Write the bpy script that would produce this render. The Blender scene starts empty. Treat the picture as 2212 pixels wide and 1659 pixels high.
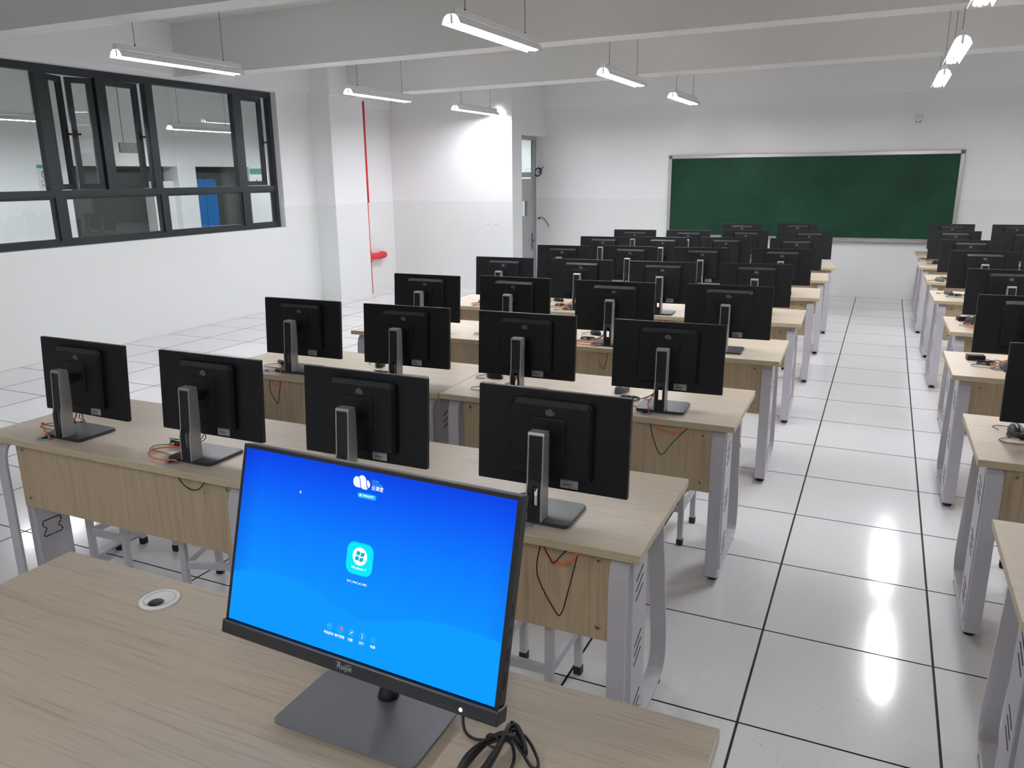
import bpy, bmesh, math, random
from math import sin, cos, pi, radians as R
from mathutils import Vector, Matrix
random.seed(7)
sc = bpy.context.scene
col = sc.collection

# ------------------------------------------------------------------ camera
cam_d = bpy.data.cameras.new('camera')
cam_d.sensor_fit = 'HORIZONTAL'; cam_d.sensor_width = 36.0
cam_d.lens = 1702.28 * 36.0 / 2212.0
cam_d.clip_start = 0.05; cam_d.clip_end = 200
cam = bpy.data.objects.new('camera', cam_d); col.objects.link(cam)
ax = [(0.9069097849, 0.4211956807, -0.0104326769), (0.0987095, -0.2364602, -0.9666152), (-0.4096010686, 0.8756031018, -0.2560198679)]
right, down, fwd = Vector(ax[0]).normalized(), Vector(ax[1]).normalized(), Vector(ax[2]).normalized()
m = Matrix((right, -down, -fwd)).transposed().to_4x4()
m.translation = (0.28181, -2.32973, 1.75480)
cam.matrix_world = m
sc.camera = cam

# ------------------------------------------------------------------ world, exposure
w = bpy.data.worlds.new('world'); sc.world = w; w.use_nodes = True
w.node_tree.nodes['Background'].inputs[0].default_value = (0.55, 0.6, 0.7, 1)
w.node_tree.nodes['Background'].inputs[1].default_value = 0.02
sc.view_settings.view_transform = 'Standard'
sc.view_settings.look = 'None'
sc.view_settings.gamma = 1.0
sc.view_settings.use_curve_mapping = False
sc.view_settings.exposure = 0.38
try:
    sc.cycles.use_denoising = True
    sc.cycles.max_bounces = 10
    sc.cycles.diffuse_bounces = 6
    sc.cycles.glossy_bounces = 4
    sc.cycles.transparent_max_bounces = 12
    sc.cycles.sample_clamp_indirect = 6.0
    sc.cycles.caustics_reflective = False
    sc.cycles.caustics_refractive = False
    sc.cycles.blur_glossy = 0.6
except Exception:
    pass
TUBE = 95.0          # emission of the fluorescent tubes

# ------------------------------------------------------------------ helpers
def lin(c):
    return tuple(((v/255.0)/12.92 if v/255.0 <= 0.04045 else ((v/255.0+0.055)/1.055)**2.4) for v in c)

MATS = {}
def mat(name, rgb, rough=0.5, metal=0.0, emit=None, spec=0.5, coat=0.0):
    if name in MATS: return MATS[name]
    m = bpy.data.materials.new(name); m.use_nodes = True
    b = m.node_tree.nodes['Principled BSDF']
    b.inputs['Base Color'].default_value = (*rgb, 1)
    b.inputs['Roughness'].default_value = rough
    b.inputs['Metallic'].default_value = metal
    b.inputs['Specular IOR Level'].default_value = spec
    b.inputs['Coat Weight'].default_value = coat
    if emit is not None:
        b.inputs['Emission Color'].default_value = (*rgb, 1)
        b.inputs['Emission Strength'].default_value = emit
    MATS[name] = m
    return m
def nt(m): return m.node_tree, m.node_tree.nodes['Principled BSDF']
def noise_tint(m, base, var, scale, stretch=(1, 1, 1), bump=0.0, world=False, detail=4.0, rough_var=None, distort=0.0):
    """procedural colour variation and fine relief on a principled material"""
    t, b = nt(m); N, L = t.nodes, t.links
    if world:
        co = N.new('ShaderNodeNewGeometry').outputs['Position']
    else:
        co = N.new('ShaderNodeTexCoord').outputs['Object']
        oi = N.new('ShaderNodeObjectInfo')
        mul = N.new('ShaderNodeMath'); mul.operation = 'MULTIPLY'; mul.inputs[1].default_value = 37.0
        L.new(oi.outputs['Random'], mul.inputs[0])
        add = N.new('ShaderNodeVectorMath'); add.operation = 'ADD'
        L.new(co, add.inputs[0]); L.new(mul.outputs[0], add.inputs[1]); co = add.outputs[0]
    mp = N.new('ShaderNodeMapping'); mp.inputs['Scale'].default_value = stretch
    L.new(co, mp.inputs['Vector'])
    n = N.new('ShaderNodeTexNoise'); n.inputs['Scale'].default_value = scale
    n.inputs['Detail'].default_value = detail; n.inputs['Distortion'].default_value = distort
    L.new(mp.outputs[0], n.inputs['Vector'])
    r = N.new('ShaderNodeValToRGB')
    a = [max(0, c*(1-var)) for c in base]; c2 = [min(1, c*(1+var)) for c in base]
    r.color_ramp.elements[0].position = 0.32; r.color_ramp.elements[0].color = (*a, 1)
    r.color_ramp.elements[1].position = 0.68; r.color_ramp.elements[1].color = (*c2, 1)
    L.new(n.outputs['Fac'], r.inputs[0]); L.new(r.outputs[0], b.inputs['Base Color'])
    if bump:
        bp = N.new('ShaderNodeBump'); bp.inputs['Strength'].default_value = bump; bp.inputs['Distance'].default_value = 0.002
        L.new(n.outputs['Fac'], bp.inputs['Height']); L.new(bp.outputs[0], b.inputs['Normal'])
    return n, r

WALL = mat('wall_paint', lin((238, 238, 240)), 0.62)
def wall_material(name):
    m = mat(name, (0.86, 0.86, 0.87), 0.6)
    t, b = nt(m); N, L = t.nodes, t.links
    g = N.new('ShaderNodeNewGeometry'); s = N.new('ShaderNodeSeparateXYZ'); L.new(g.outputs['Position'], s.inputs[0])
    n = N.new('ShaderNodeTexNoise'); n.inputs['Scale'].default_value = 1.3; n.inputs['Detail'].default_value = 3
    L.new(g.outputs['Position'], n.inputs['Vector'])
    ns = N.new('ShaderNodeMath'); ns.operation = 'MULTIPLY_ADD'; ns.inputs[1].default_value = 0.006; ns.inputs[2].default_value = 1.372
    L.new(n.outputs['Fac'], ns.inputs[0])
    lt = N.new('ShaderNodeMath'); lt.operation = 'LESS_THAN'; L.new(s.outputs['Z'], lt.inputs[0]); L.new(ns.outputs[0], lt.inputs[1])
    up = N.new('ShaderNodeMix'); up.data_type = 'RGBA'
    up.inputs['A'].default_value = (0.800, 0.795, 0.800, 1); up.inputs['B'].default_value = (0.850, 0.848, 0.855, 1)
    L.new(n.outputs['Fac'], up.inputs['Factor'])
    lo = N.new('ShaderNodeMix'); lo.data_type = 'RGBA'
    lo.inputs['A'].default_value = (0.735, 0.750, 0.742, 1); lo.inputs['B'].default_value = (0.775, 0.788, 0.782, 1)
    L.new(n.outputs['Fac'], lo.inputs['Factor'])
    mx = N.new('ShaderNodeMix'); mx.data_type = 'RGBA'
    L.new(lt.outputs[0], mx.inputs['Factor']); L.new(up.outputs['Result'], mx.inputs['A']); L.new(lo.outputs['Result'], mx.inputs['B'])
    L.new(mx.outputs['Result'], b.inputs['Base Color'])
    rr = N.new('ShaderNodeMath'); rr.operation = 'MULTIPLY_ADD'; rr.inputs[1].default_value = -0.22; rr.inputs[2].default_value = 0.62
    L.new(lt.outputs[0], rr.inputs[0]); L.new(rr.outputs[0], b.inputs['Roughness'])
    n2 = N.new('ShaderNodeTexNoise'); n2.inputs['Scale'].default_value = 9; n2.inputs['Detail'].default_value = 5
    L.new(g.outputs['Position'], n2.inputs['Vector'])
    bp = N.new('ShaderNodeBump'); bp.inputs['Strength'].default_value = 0.12; bp.inputs['Distance'].default_value = 0.004
    L.new(n2.outputs['Fac'], bp.inputs['Height']); L.new(bp.outputs[0], b.inputs['Normal'])
    return m
WALL2 = wall_material('two_tone_wall_paint')
CEIL = mat('ceiling_paint', (0.66, 0.66, 0.64), 0.8); noise_tint(CEIL, (0.66, 0.655, 0.635), 0.02, 1.1, world=True, bump=0.05)

def wood(name, base, stretch, var=0.10):
    m = mat(name, base, 0.42)
    t, b = nt(m); N, L = t.nodes, t.links
    co = N.new('ShaderNodeTexCoord').outputs['Object']
    oi = N.new('ShaderNodeObjectInfo')
    mul = N.new('ShaderNodeMath'); mul.operation = 'MULTIPLY'; mul.inputs[1].default_value = 23.0
    L.new(oi.outputs['Random'], mul.inputs[0])
    add = N.new('ShaderNodeVectorMath'); add.operation = 'ADD'; L.new(co, add.inputs[0]); L.new(mul.outputs[0], add.inputs[1])
    mp = N.new('ShaderNodeMapping'); mp.inputs['Scale'].default_value = stretch; L.new(add.outputs[0], mp.inputs['Vector'])
    n = N.new('ShaderNodeTexNoise'); n.inputs['Scale'].default_value = 1.0; n.inputs['Detail'].default_value = 7; n.inputs['Distortion'].default_value = 0.25
    L.new(mp.outputs[0], n.inputs['Vector'])
    r = N.new('ShaderNodeValToRGB'); e = r.color_ramp.elements
    e[0].position = 0.30; e[0].color = (*[c*(1-1.6*var) for c in base], 1)
    e[1].position = 0.70; e[1].color = (*[min(1, c*(1+var)) for c in base], 1)
    k = r.color_ramp.elements.new(0.46); k.color = (*base, 1)
    L.new(n.outputs['Fac'], r.inputs[0])
    mp2 = N.new('ShaderNodeMapping'); mp2.inputs['Scale'].default_value = tuple(v*4.5 for v in stretch); L.new(add.outputs[0], mp2.inputs['Vector'])
    n2 = N.new('ShaderNodeTexNoise'); n2.inputs['Scale'].default_value = 1.0; n2.inputs['Detail'].default_value = 3
    L.new(mp2.outputs[0], n2.inputs['Vector'])
    r2 = N.new('ShaderNodeValToRGB'); r2.color_ramp.elements[0].position = 0.34; r2.color_ramp.elements[0].color = (0.80, 0.79, 0.77, 1)
    r2.color_ramp.elements[1].position = 0.46; r2.color_ramp.elements[1].color = (1, 1, 1, 1); L.new(n2.outputs['Fac'], r2.inputs[0])
    mx = N.new('ShaderNodeMix'); mx.data_type = 'RGBA'; mx.blend_type = 'MULTIPLY'; mx.inputs['Factor'].default_value = 0.8
    L.new(r.outputs[0], mx.inputs['A']); L.new(r2.outputs[0], mx.inputs['B']); L.new(mx.outputs['Result'], b.inputs['Base Color'])
    bp = N.new('ShaderNodeBump'); bp.inputs['Strength'].default_value = 0.10; bp.inputs['Distance'].default_value = 0.001
    L.new(n2.outputs['Fac'], bp.inputs['Height']); L.new(bp.outputs[0], b.inputs['Normal'])
    return m
TOPW = wood('pale_oak_laminate', (0.625, 0.535, 0.420), (1.6, 60, 60), 0.035)
PANW = wood('oak_laminate_panel', (0.460, 0.358, 0.228), (42, 42, 1.2), 0.08)
TEAW = wood('oak_laminate_teacher_top', (0.465, 0.395, 0.305), (1.3, 48, 48), 0.06)
EDGEW = wood('oak_edge_band', (0.50, 0.425, 0.28), (2, 60, 60), 0.06)
STEEL = mat('grey_lilac_powder_coat', (0.50, 0.49, 0.53), 0.45); noise_tint(STEEL, (0.50, 0.49, 0.53), 0.03, 300, bump=0.05)
DARKSLOT = mat('slot_shadow_gap', (0.012, 0.012, 0.014), 0.8)
RUBBER = mat('black_rubber', (0.012, 0.012, 0.012), 0.6)
SCREW = mat('zinc_screw', (0.42, 0.38, 0.30), 0.35, 0.8)
BLK = mat('black_monitor_plastic', (0.0075, 0.0082, 0.0100), 0.45, spec=0.28); noise_tint(BLK, (0.0075, 0.0082, 0.0100), 0.12, 500, bump=0.06)
BLK2 = mat('satin_black_plastic', (0.013, 0.014, 0.016), 0.36, spec=0.35)
SILV = mat('brushed_silver_plastic', (0.40, 0.41, 0.42), 0.36, 0.45)
BASEM = mat('graphite_stand_base', (0.022, 0.027, 0.033), 0.40, 0.0, spec=0.5); noise_tint(BASEM, (0.022, 0.027, 0.033), 0.08, 400, bump=0.04)
TBASE = mat('gunmetal_stand_base', (0.25, 0.26, 0.29), 0.34, 0.7); noise_tint(TBASE, (0.25, 0.26, 0.29), 0.04, 600, bump=0.03)
EMBL = mat('grey_print', (0.11, 0.11, 0.115), 0.4)
LABEL = mat('silver_sticker', (0.38, 0.38, 0.38), 0.45)
LABELINK = mat('sticker_ink', (0.06, 0.06, 0.06), 0.6)
ORANGE = mat('orange_cable_sheath', (0.80, 0.17, 0.045), 0.45)
CABLE = mat('black_cable_sheath', (0.010, 0.010, 0.011), 0.38)
WHITEP = mat('white_plastic', (0.80, 0.80, 0.80), 0.35)
CLEARP = mat('clear_cover_plastic', (0.62, 0.64, 0.63), 0.2)
GREYP = mat('grey_grommet_plastic', (0.36, 0.38, 0.40), 0.35)
FRAME = mat('dark_green_grey_aluminium', (0.018, 0.025, 0.029), 0.40, 0.1); noise_tint(FRAME, (0.019, 0.026, 0.030), 0.10, 40, bump=0.02)
ALU = mat('anodised_aluminium', (0.55, 0.53, 0.50), 0.35, 0.8)
RED = mat('red_pipe_paint', (0.62, 0.022, 0.030), 0.38)
DOORM = mat('grey_door_paint', (0.40, 0.40, 0.41), 0.45)
FIXM = mat('white_fixture_enamel', (0.83, 0.83, 0.83), 0.4)
TUBEM = mat('fluorescent_tube', (0.965, 0.965, 1.0), 0.4, emit=TUBE)
WIRE = mat('steel_wire', (0.10, 0.10, 0.10), 0.4, 0.6)
BLUE = mat('blue_cabinet_paint', (0.012, 0.14, 0.42), 0.4)
OPENSHADE = mat('dark_opening_shade', (0.050, 0.054, 0.052), 0.5)
# chalkboard
GREENB = mat('green_chalkboard', (0.012, 0.058, 0.036), 0.5, spec=0.15)
n, r = noise_tint(GREENB, (0.0100, 0.046, 0.026), 0.22, 1.6, world=True, bump=0.02)
# glass
GLASS = bpy.data.materials.new('window_glass'); GLASS.use_nodes = True
t = GLASS.node_tree; t.nodes.clear()
o_ = t.nodes.new('ShaderNodeOutputMaterial'); mx = t.nodes.new('ShaderNodeMixShader'); tr = t.nodes.new('ShaderNodeBsdfTransparent')
gl = t.nodes.new('ShaderNodeBsdfGlossy'); fr = t.nodes.new('ShaderNodeFresnel'); fr.inputs[0].default_value = 1.62
tr.inputs[0].default_value = (0.90, 0.93, 0.915, 1); gl.inputs['Roughness'].default_value = 0.0; gl.inputs[0].default_value = (0.9, 0.95, 0.93, 1)
ge = t.nodes.new('ShaderNodeNewGeometry'); sb_ = t.nodes.new('ShaderNodeMath'); sb_.operation = 'SUBTRACT'; sb_.inputs[0].default_value = 1.0
ml_ = t.nodes.new('ShaderNodeMath'); ml_.operation = 'MULTIPLY'
t.links.new(ge.outputs['Backfacing'], sb_.inputs[1]); t.links.new(fr.outputs[0], ml_.inputs[0]); t.links.new(sb_.outputs[0], ml_.inputs[1])   # one reflecting face per pane
t.links.new(ml_.outputs[0], mx.inputs[0]); t.links.new(tr.outputs[0], mx.inputs[1]); t.links.new(gl.outputs[0], mx.inputs[2]); t.links.new(mx.outputs[0], o_.inputs[0])
# floor tile: off white anti-static tile with fine grey hair marks
TILE = mat('antistatic_floor_tile', (0.72, 0.72, 0.72), 0.13, spec=0.55)
t, b = nt(TILE); N, L = t.nodes, t.links
g = N.new('ShaderNodeNewGeometry'); oi = N.new('ShaderNodeObjectInfo')
n1 = N.new('ShaderNodeTexNoise'); n1.inputs['Scale'].default_value = 42; n1.inputs['Detail'].default_value = 2.5; n1.inputs['Distortion'].default_value = 1.6
L.new(g.outputs['Position'], n1.inputs['Vector'])
r1 = N.new('ShaderNodeValToRGB'); e = r1.color_ramp.elements
e[0].position = 0.492; e[0].color = (0, 0, 0, 1); e[1].position = 0.50; e[1].color = (1, 1, 1, 1); k = e.new(0.508); k.color = (0, 0, 0, 1)
L.new(n1.outputs['Fac'], r1.inputs[0])
n2 = N.new('ShaderNodeTexNoise'); n2.inputs['Scale'].default_value = 38; n2.inputs['Detail'].default_value = 2
L.new(g.outputs['Position'], n2.inputs['Vector'])
r2 = N.new('ShaderNodeValToRGB'); r2.color_ramp.elements[0].position = 0.50; r2.color_ramp.elements[1].position = 0.60
L.new(n2.outputs['Fac'], r2.inputs[0])
mm = N.new('ShaderNodeMath'); mm.operation = 'MULTIPLY'; L.new(r1.outputs[0], mm.inputs[0]); L.new(r2.outputs[0], mm.inputs[1])
m3 = N.new('ShaderNodeMath'); m3.operation = 'MULTIPLY'; m3.inputs[1].default_value = 0.85; L.new(mm.outputs[0], m3.inputs[0])
n3 = N.new('ShaderNodeTexNoise'); n3.inputs['Scale'].default_value = 2.2; n3.inputs['Detail'].default_value = 3; L.new(g.outputs['Position'], n3.inputs['Vector'])
base = N.new('ShaderNodeMix'); base.data_type = 'RGBA'; base.inputs['A'].default_value = (0.70, 0.70, 0.725, 1); base.inputs['B'].default_value = (0.76, 0.765, 0.76, 1)
L.new(n3.outputs['Fac'], base.inputs['Factor'])
mx = N.new('ShaderNodeMix'); mx.data_type = 'RGBA'; mx.inputs['B'].default_value = (0.36, 0.36, 0.34, 1)
L.new(m3.outputs[0], mx.inputs['Factor']); L.new(base.outputs['Result'], mx.inputs['A']); L.new(mx.outputs['Result'], b.inputs['Base Color'])
n4 = N.new('ShaderNodeTexNoise'); n4.inputs['Scale'].default_value = 5.0; n4.inputs['Detail'].default_value = 2; L.new(g.outputs['Position'], n4.inputs['Vector'])
bp = N.new('ShaderNodeBump'); bp.inputs['Strength'].default_value = 0.22; bp.inputs['Distance'].default_value = 0.004
L.new(n4.outputs['Fac'], bp.inputs['Height']); L.new(bp.outputs[0], b.inputs['Normal'])
GAP = mat('black_tile_joint', (0.012, 0.012, 0.012), 0.7)

def tag(o, label=None, cat=None, group=None, kind=None):
    if label: o['label'] = label
    if cat: o['category'] = cat
    if group: o['group'] = group
    if kind: o['kind'] = kind
    return o
def obj(name, me, parent=None, loc=None, rz=0.0):
    o = bpy.data.objects.new(name, me); col.objects.link(o)
    if parent is not None: o.parent = parent
    if loc is not None: o.location = loc
    if rz: o.rotation_euler = (0, 0, rz)
    return o
def empty(name, loc=(0, 0, 0), rz=0.0):
    o = bpy.data.objects.new(name, None); col.objects.link(o); o.location = loc; o.rotation_euler = (0, 0, rz); o.empty_display_size = 0.1
    return o
def copy_tree(o, parent=None):
    c = o.copy(); col.objects.link(c); c.parent = parent
    for ch in KIDS(o): copy_tree(ch, c)
    return c
def KIDS(o): return [x for x in ALLKIDS.get(o.name, [])]
ALLKIDS = {}
def proto_index(root):
    for o in list(bpy.data.objects):
        if o.parent is not None:
            ALLKIDS.setdefault(o.parent.name, [])
            if o not in ALLKIDS[o.parent.name]: ALLKIDS[o.parent.name].append(o)

class MB:
    """collects simple solids and builds them as one mesh"""
    def __init__(s): s.v = []; s.f = []; s.mi = []; s.sm = []
    def add(s, vs, fs, mi=0, smooth=False, M=None):
        o = len(s.v)
        s.v += [tuple(M @ Vector(p)) if M is not None else tuple(p) for p in vs]
        s.f += [tuple(i+o for i in f) for f in fs]; s.mi += [mi]*len(fs); s.sm += [smooth]*len(fs)
        return s
    def box(s, x0, x1, y0, y1, z0, z1, mi=0, M=None):
        vs = [(x0, y0, z0), (x1, y0, z0), (x1, y1, z0), (x0, y1, z0), (x0, y0, z1), (x1, y0, z1), (x1, y1, z1), (x0, y1, z1)]
        return s.add(vs, [(0, 3, 2, 1), (4, 5, 6, 7), (0, 1, 5, 4), (1, 2, 6, 5), (2, 3, 7, 6), (3, 0, 4, 7)], mi, M=M)
    def bbox(s, x0, x1, y0, y1, z0, z1, bev=0.002, seg=1, mi=0, M=None, smooth=False):
        bm = bmesh.new(); bmesh.ops.create_cube(bm, size=1)
        for v in bm.verts: v.co = Vector(((x0+x1)/2+v.co.x*(x1-x0), (y0+y1)/2+v.co.y*(y1-y0), (z0+z1)/2+v.co.z*(z1-z0)))
        bmesh.ops.bevel(bm, geom=bm.edges[:], offset=bev, segments=seg, affect='EDGES', profile=0.5)
        s.addbm(bm, mi, M, smooth); return s
    def addbm(s, bm, mi=0, M=None, smooth=False):
        bm.verts.index_update()
        s.add([v.co.copy() for v in bm.verts], [tuple(v.index for v in f.verts) for f in bm.faces], mi, smooth, M); bm.free(); return s
    def slab(s, pts, axis, a, b, mi=0, M=None):
        """prism: 2-D outline pts extruded along axis from a to b (CCW outline)"""
        n = len(pts)
        def P(p, t): return {'x': (t, p[0], p[1]), 'y': (p[0], t, p[1]), 'z': (p[0], p[1], t)}[axis]
        vs = [P(p, a) for p in pts]+[P(p, b) for p in pts]
        fs = [tuple(range(n))[::-1], tuple(range(n, 2*n))]+[(i, (i+1) % n, n+(i+1) % n, n+i) for i in range(n)]
        return s.add(vs, fs, mi, M=M)
    def tube(s, pts, r, sides=8, mi=0, closed=False, M=None, caps=True):
        P = [Vector(p) for p in pts]; n = len(P); vs = []; fs = []
        up = Vector((0, 0, 1)); prev = None
        for i in range(n):
            a = P[(i-1) % n] if (closed or i > 0) else P[i]; c = P[(i+1) % n] if (closed or i < n-1) else P[i]
            d = (c-a).normalized() if (c-a).length > 1e-9 else Vector((0, 0, 1))
            if prev is None:
                x = d.cross(up); x = d.cross(Vector((1, 0, 0))) if x.length < 1e-3 else x
            else: x = prev - d*prev.dot(d)
            if x.length < 1e-6: x = d.orthogonal()
            x.normalize(); y = d.cross(x); prev = x
            rr = r[i] if isinstance(r, (list, tuple)) else r
            for k in range(sides):
                t_ = 2*pi*k/sides; vs.append(P[i]+x*(rr*cos(t_))+y*(rr*sin(t_)))
        m_ = n if closed else n-1
        for i in range(m_):
            for k in range(sides):
                a = i*sides+k; b_ = i*sides+(k+1) % sides; c = ((i+1) % n)*sides+(k+1) % sides; d = ((i+1) % n)*sides+k
                fs.append((a, b_, c, d))
        if caps and not closed:
            fs.append(tuple(range(sides))[::-1]); fs.append(tuple((n-1)*sides+k for k in range(sides)))
        return s.add(vs, fs, mi, True, M)
    def cyl(s, p0, p1, r, sides=16, mi=0, M=None): return s.tube([p0, p1], r, sides, mi, M=M)
    def lathe(s, prof, c=(0, 0, 0), sides=24, mi=0, M=None, smooth=True):
        vs = []; fs = []; n = len(prof)
        for (r_, z) in prof:
            for k in range(sides): vs.append((c[0]+r_*cos(2*pi*k/sides), c[1]+r_*sin(2*pi*k/sides), c[2]+z))
        for i in range(n-1):
            for k in range(sides): fs.append((i*sides+k, i*sides+(k+1) % sides, (i+1)*sides+(k+1) % sides, (i+1)*sides+k))
        return s.add(vs, fs, mi, smooth, M)
    def mesh(s, name, mats):
        me = bpy.data.meshes.new(name); me.from_pydata(s.v, [], s.f)
        for q in (mats if isinstance(mats, (list, tuple)) else [mats]): me.materials.append(q)
        me.polygons.foreach_set('material_index', s.mi); me.polygons.foreach_set('use_smooth', s.sm); me.update()
        return me
    def build(s, name, mats, parent=None, loc=None, rz=0.0): return obj(name, s.mesh(name, mats), parent, loc, rz)

def smooth_path(P, k=6, closed=False):
    """Catmull-Rom through the points"""
    P = [Vector(p) for p in P]; n = len(P); out = []
    rng = range(n) if closed else range(n-1)
    for i in rng:
        p0 = P[(i-1) % n] if (closed or i > 0) else P[0]; p1 = P[i]; p2 = P[(i+1) % n]; p3 = P[(i+2) % n] if (closed or i < n-2) else P[-1]
        for j in range(k):
            t_ = j/k
            out.append(0.5*((2*p1)+(p2-p0)*t_+(2*p0-5*p1+4*p2-p3)*t_*t_+(3*p1-p0-3*p2+p3)*t_**3))
    if not closed: out.append(P[-1])
    return out
def structure(name, mb, m, parent=None, **kw):
    o = mb.build(name, m, parent, **kw)
    if parent is None: o['kind'] = 'structure'
    return o

# ================================================================== ROOM SHELL
XL, XR, YB, YF, ZC = -7.2, 6.0, 10.05, -5.2, 3.42
WT = 0.24
# floor: black base with separate tiles laid in a 0.6 m grid
fl = MB(); fl.box(XL-0.05, XR, YF, YB+0.02, -0.12, -0.006)
floor = structure('floor', fl, GAP)
def tile_mesh(x0, x1, y0, y1):
    """tile body with a black edge trim: faces 0..7 trim, face 8 the white top"""
    gx, gy, b_ = 0.0026, 0.0020, 0.0018
    a0, a1, c0, c1 = x0+gx, x1-gx, y0+gy, y1-gy
    vs = [(a0, c0, -0.006), (a1, c0, -0.006), (a1, c1, -0.006), (a0, c1, -0.006), (a0, c0, -0.0006), (a1, c0, -0.0006), (a1, c1, -0.0006), (a0, c1, -0.0006),
          (a0+b_, c0+b_, 0), (a1-b_, c0+b_, 0), (a1-b_, c1-b_, 0), (a0+b_, c1-b_, 0)]
    fs = [(0, 1, 5, 4), (1, 2, 6, 5), (2, 3, 7, 6), (3, 0, 4, 7), (4, 5, 9, 8), (5, 6, 10, 9), (6, 7, 11, 10), (7, 4, 8, 11), (8, 9, 10, 11)]
    return vs, fs
def add_tile(mb, *q):
    vs, fs = tile_mesh(*q); n0 = len(mb.f); mb.add(vs, fs, 1); mb.mi[n0+8] = 0; return mb
def project(P):
    v = Vector(P)-Vector((0.28181, -2.32973, 1.7548)); z = v.dot(fwd)
    if z < 0.05: return None
    return (1106+1702.28*v.dot(right)/z, 829.5+1702.28*v.dot(down)/z, z)
TILE_ME = add_tile(MB(), -0.3, 0.3, -0.3, 0.3).mesh('floor_tile', [TILE, GAP])
cells = []
for i in range(-12, 10):
    for j in range(-9, 17):
        x0, x1 = max(0.6*i, XL), min(0.6*(i+1), XR); y0, y1 = max(0.6*j, YF), min(0.6*(j+1), YB)
        if x1-x0 < 0.02 or y1-y0 < 0.02: continue
        area = 0.0
        q = project(((x0+x1)/2, (y0+y1)/2, 0))
        corners = [project(c) for c in ((x0, y0, 0), (x1, y0, 0), (x1, y1, 0), (x0, y1, 0))]
        if all(corners) and any(-60 < c[0] < 2272 and -60 < c[1] < 1719 for c in corners):
            a = 0
            for k_ in range(4):
                a += corners[k_][0]*corners[(k_+1) % 4][1]-corners[(k_+1) % 4][0]*corners[k_][1]
            area = abs(a)/2
        cells.append((area, x0, x1, y0, y1))
cells.sort(reverse=True)
rest = MB()
for n_, (area, x0, x1, y0, y1) in enumerate(cells):
    full = abs(x1-x0-0.6) < 1e-6 and abs(y1-y0-0.6) < 1e-6
    if n_ < 300 and area > 0:
        if full:
            o = obj('tile', TILE_ME, floor, ((x0+x1)/2, (y0+y1)/2, 0))
        else:
            o = add_tile(MB(), x0, x1, y0, y1).build('tile', [TILE, GAP], floor)
    else: add_tile(rest, x0, x1, y0, y1)
o = rest.build('floor_tiles', [TILE, GAP], floor); o['kind'] = 'stuff'
# ceiling
structure('ceiling', MB().box(XL-WT, XR+0.2, YF, YB+0.2, ZC, ZC+0.15), CEIL)
# left wall with the window opening (y 1.55..6.38, z 1.10..2.85)
WY0, WY1, WZ0, WZ1 = 0.95, 6.38, 1.10, 2.85
lw = MB()
lw.box(XL-WT, XL, YF, WY0, 0, ZC); lw.box(XL-WT, XL, WY1, 7.05, 0, ZC)
lw.box(XL-WT, XL, WY0, WY1, 0, WZ0); lw.box(XL-WT, XL, WY0, WY1, WZ1, ZC)
structure('wall_left', lw, WALL2)
structure('wall_left_pillar', MB().box(XL-WT, -6.85, 7.05, 7.83, 0, ZC), WALL2)
structure('wall_left_alcove', MB().box(XL-WT, -7.0, 7.83, 8.95, 0, ZC), WALL2)
structure('wall_back_left', MB().box(-7.0, -4.86-WT, 8.75, 8.95, 0, ZC), WALL2)
# stub wall that holds the door (faces +x)
DY0, DZ1 = 9.10, 2.36
sw = MB(); sw.box(-4.86-WT, -4.86, 8.75, DY0, 0, ZC); sw.box(-4.86-WT, -4.86, DY0, YB, DZ1, ZC)
structure('wall_door_side', sw, WALL2)
structure('wall_back', MB().box(-4.86-WT-0.02, XR+0.2, YB, YB+0.2, 0, ZC), WALL2)
structure('wall_right', MB().box(XR, XR+0.2, YF, YB, 0, ZC), WALL2)
structure('wall_front', MB().box(XL-WT, XR+0.2, YF-0.2, YF, 0, ZC), WALL2)
# edge beams flush with the walls
structure('trim_1', MB().box(XL, XL+0.035, YF, 7.05, 2.90, ZC), WALL)
structure('trim_2', MB().box(-4.86, XR, YB-0.05, YB, 2.78, ZC), WALL)
structure('trim_3', MB().box(-6.85, -6.83, 7.05, 7.83, 2.86, ZC), WALL)
structure('trim_4', MB().box(-7.0, -6.97, 7.83, 8.75, 2.76, ZC), WALL)
# cross beams
def beam(xa, ya, xb, yb, wd, z0=2.87):
    s = MB(); s.slab([(xa, ya), (xb, yb), (xb, yb+wd), (xa, ya+wd)], 'z', z0, ZC)
    return s
BEAMP = mat('beam_paint', (0.72, 0.715, 0.70), 0.75)
structure('ceiling_beam', beam(XL, 1.965, XR, 1.965, 0.235), BEAMP)
structure('ceiling_beam', beam(XL, 4.70, XR, 4.13, 0.26), BEAMP)
structure('ceiling_beam', beam(XL, 7.50, XR, 6.42, 0.38), BEAMP)
structure('ceiling_beam', beam(XL, -1.2, XR, -1.2, 0.25), BEAMP)
structure('ceiling_beam', beam(XL, -4.1, XR, -4.1, 0.25), BEAMP)

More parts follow.
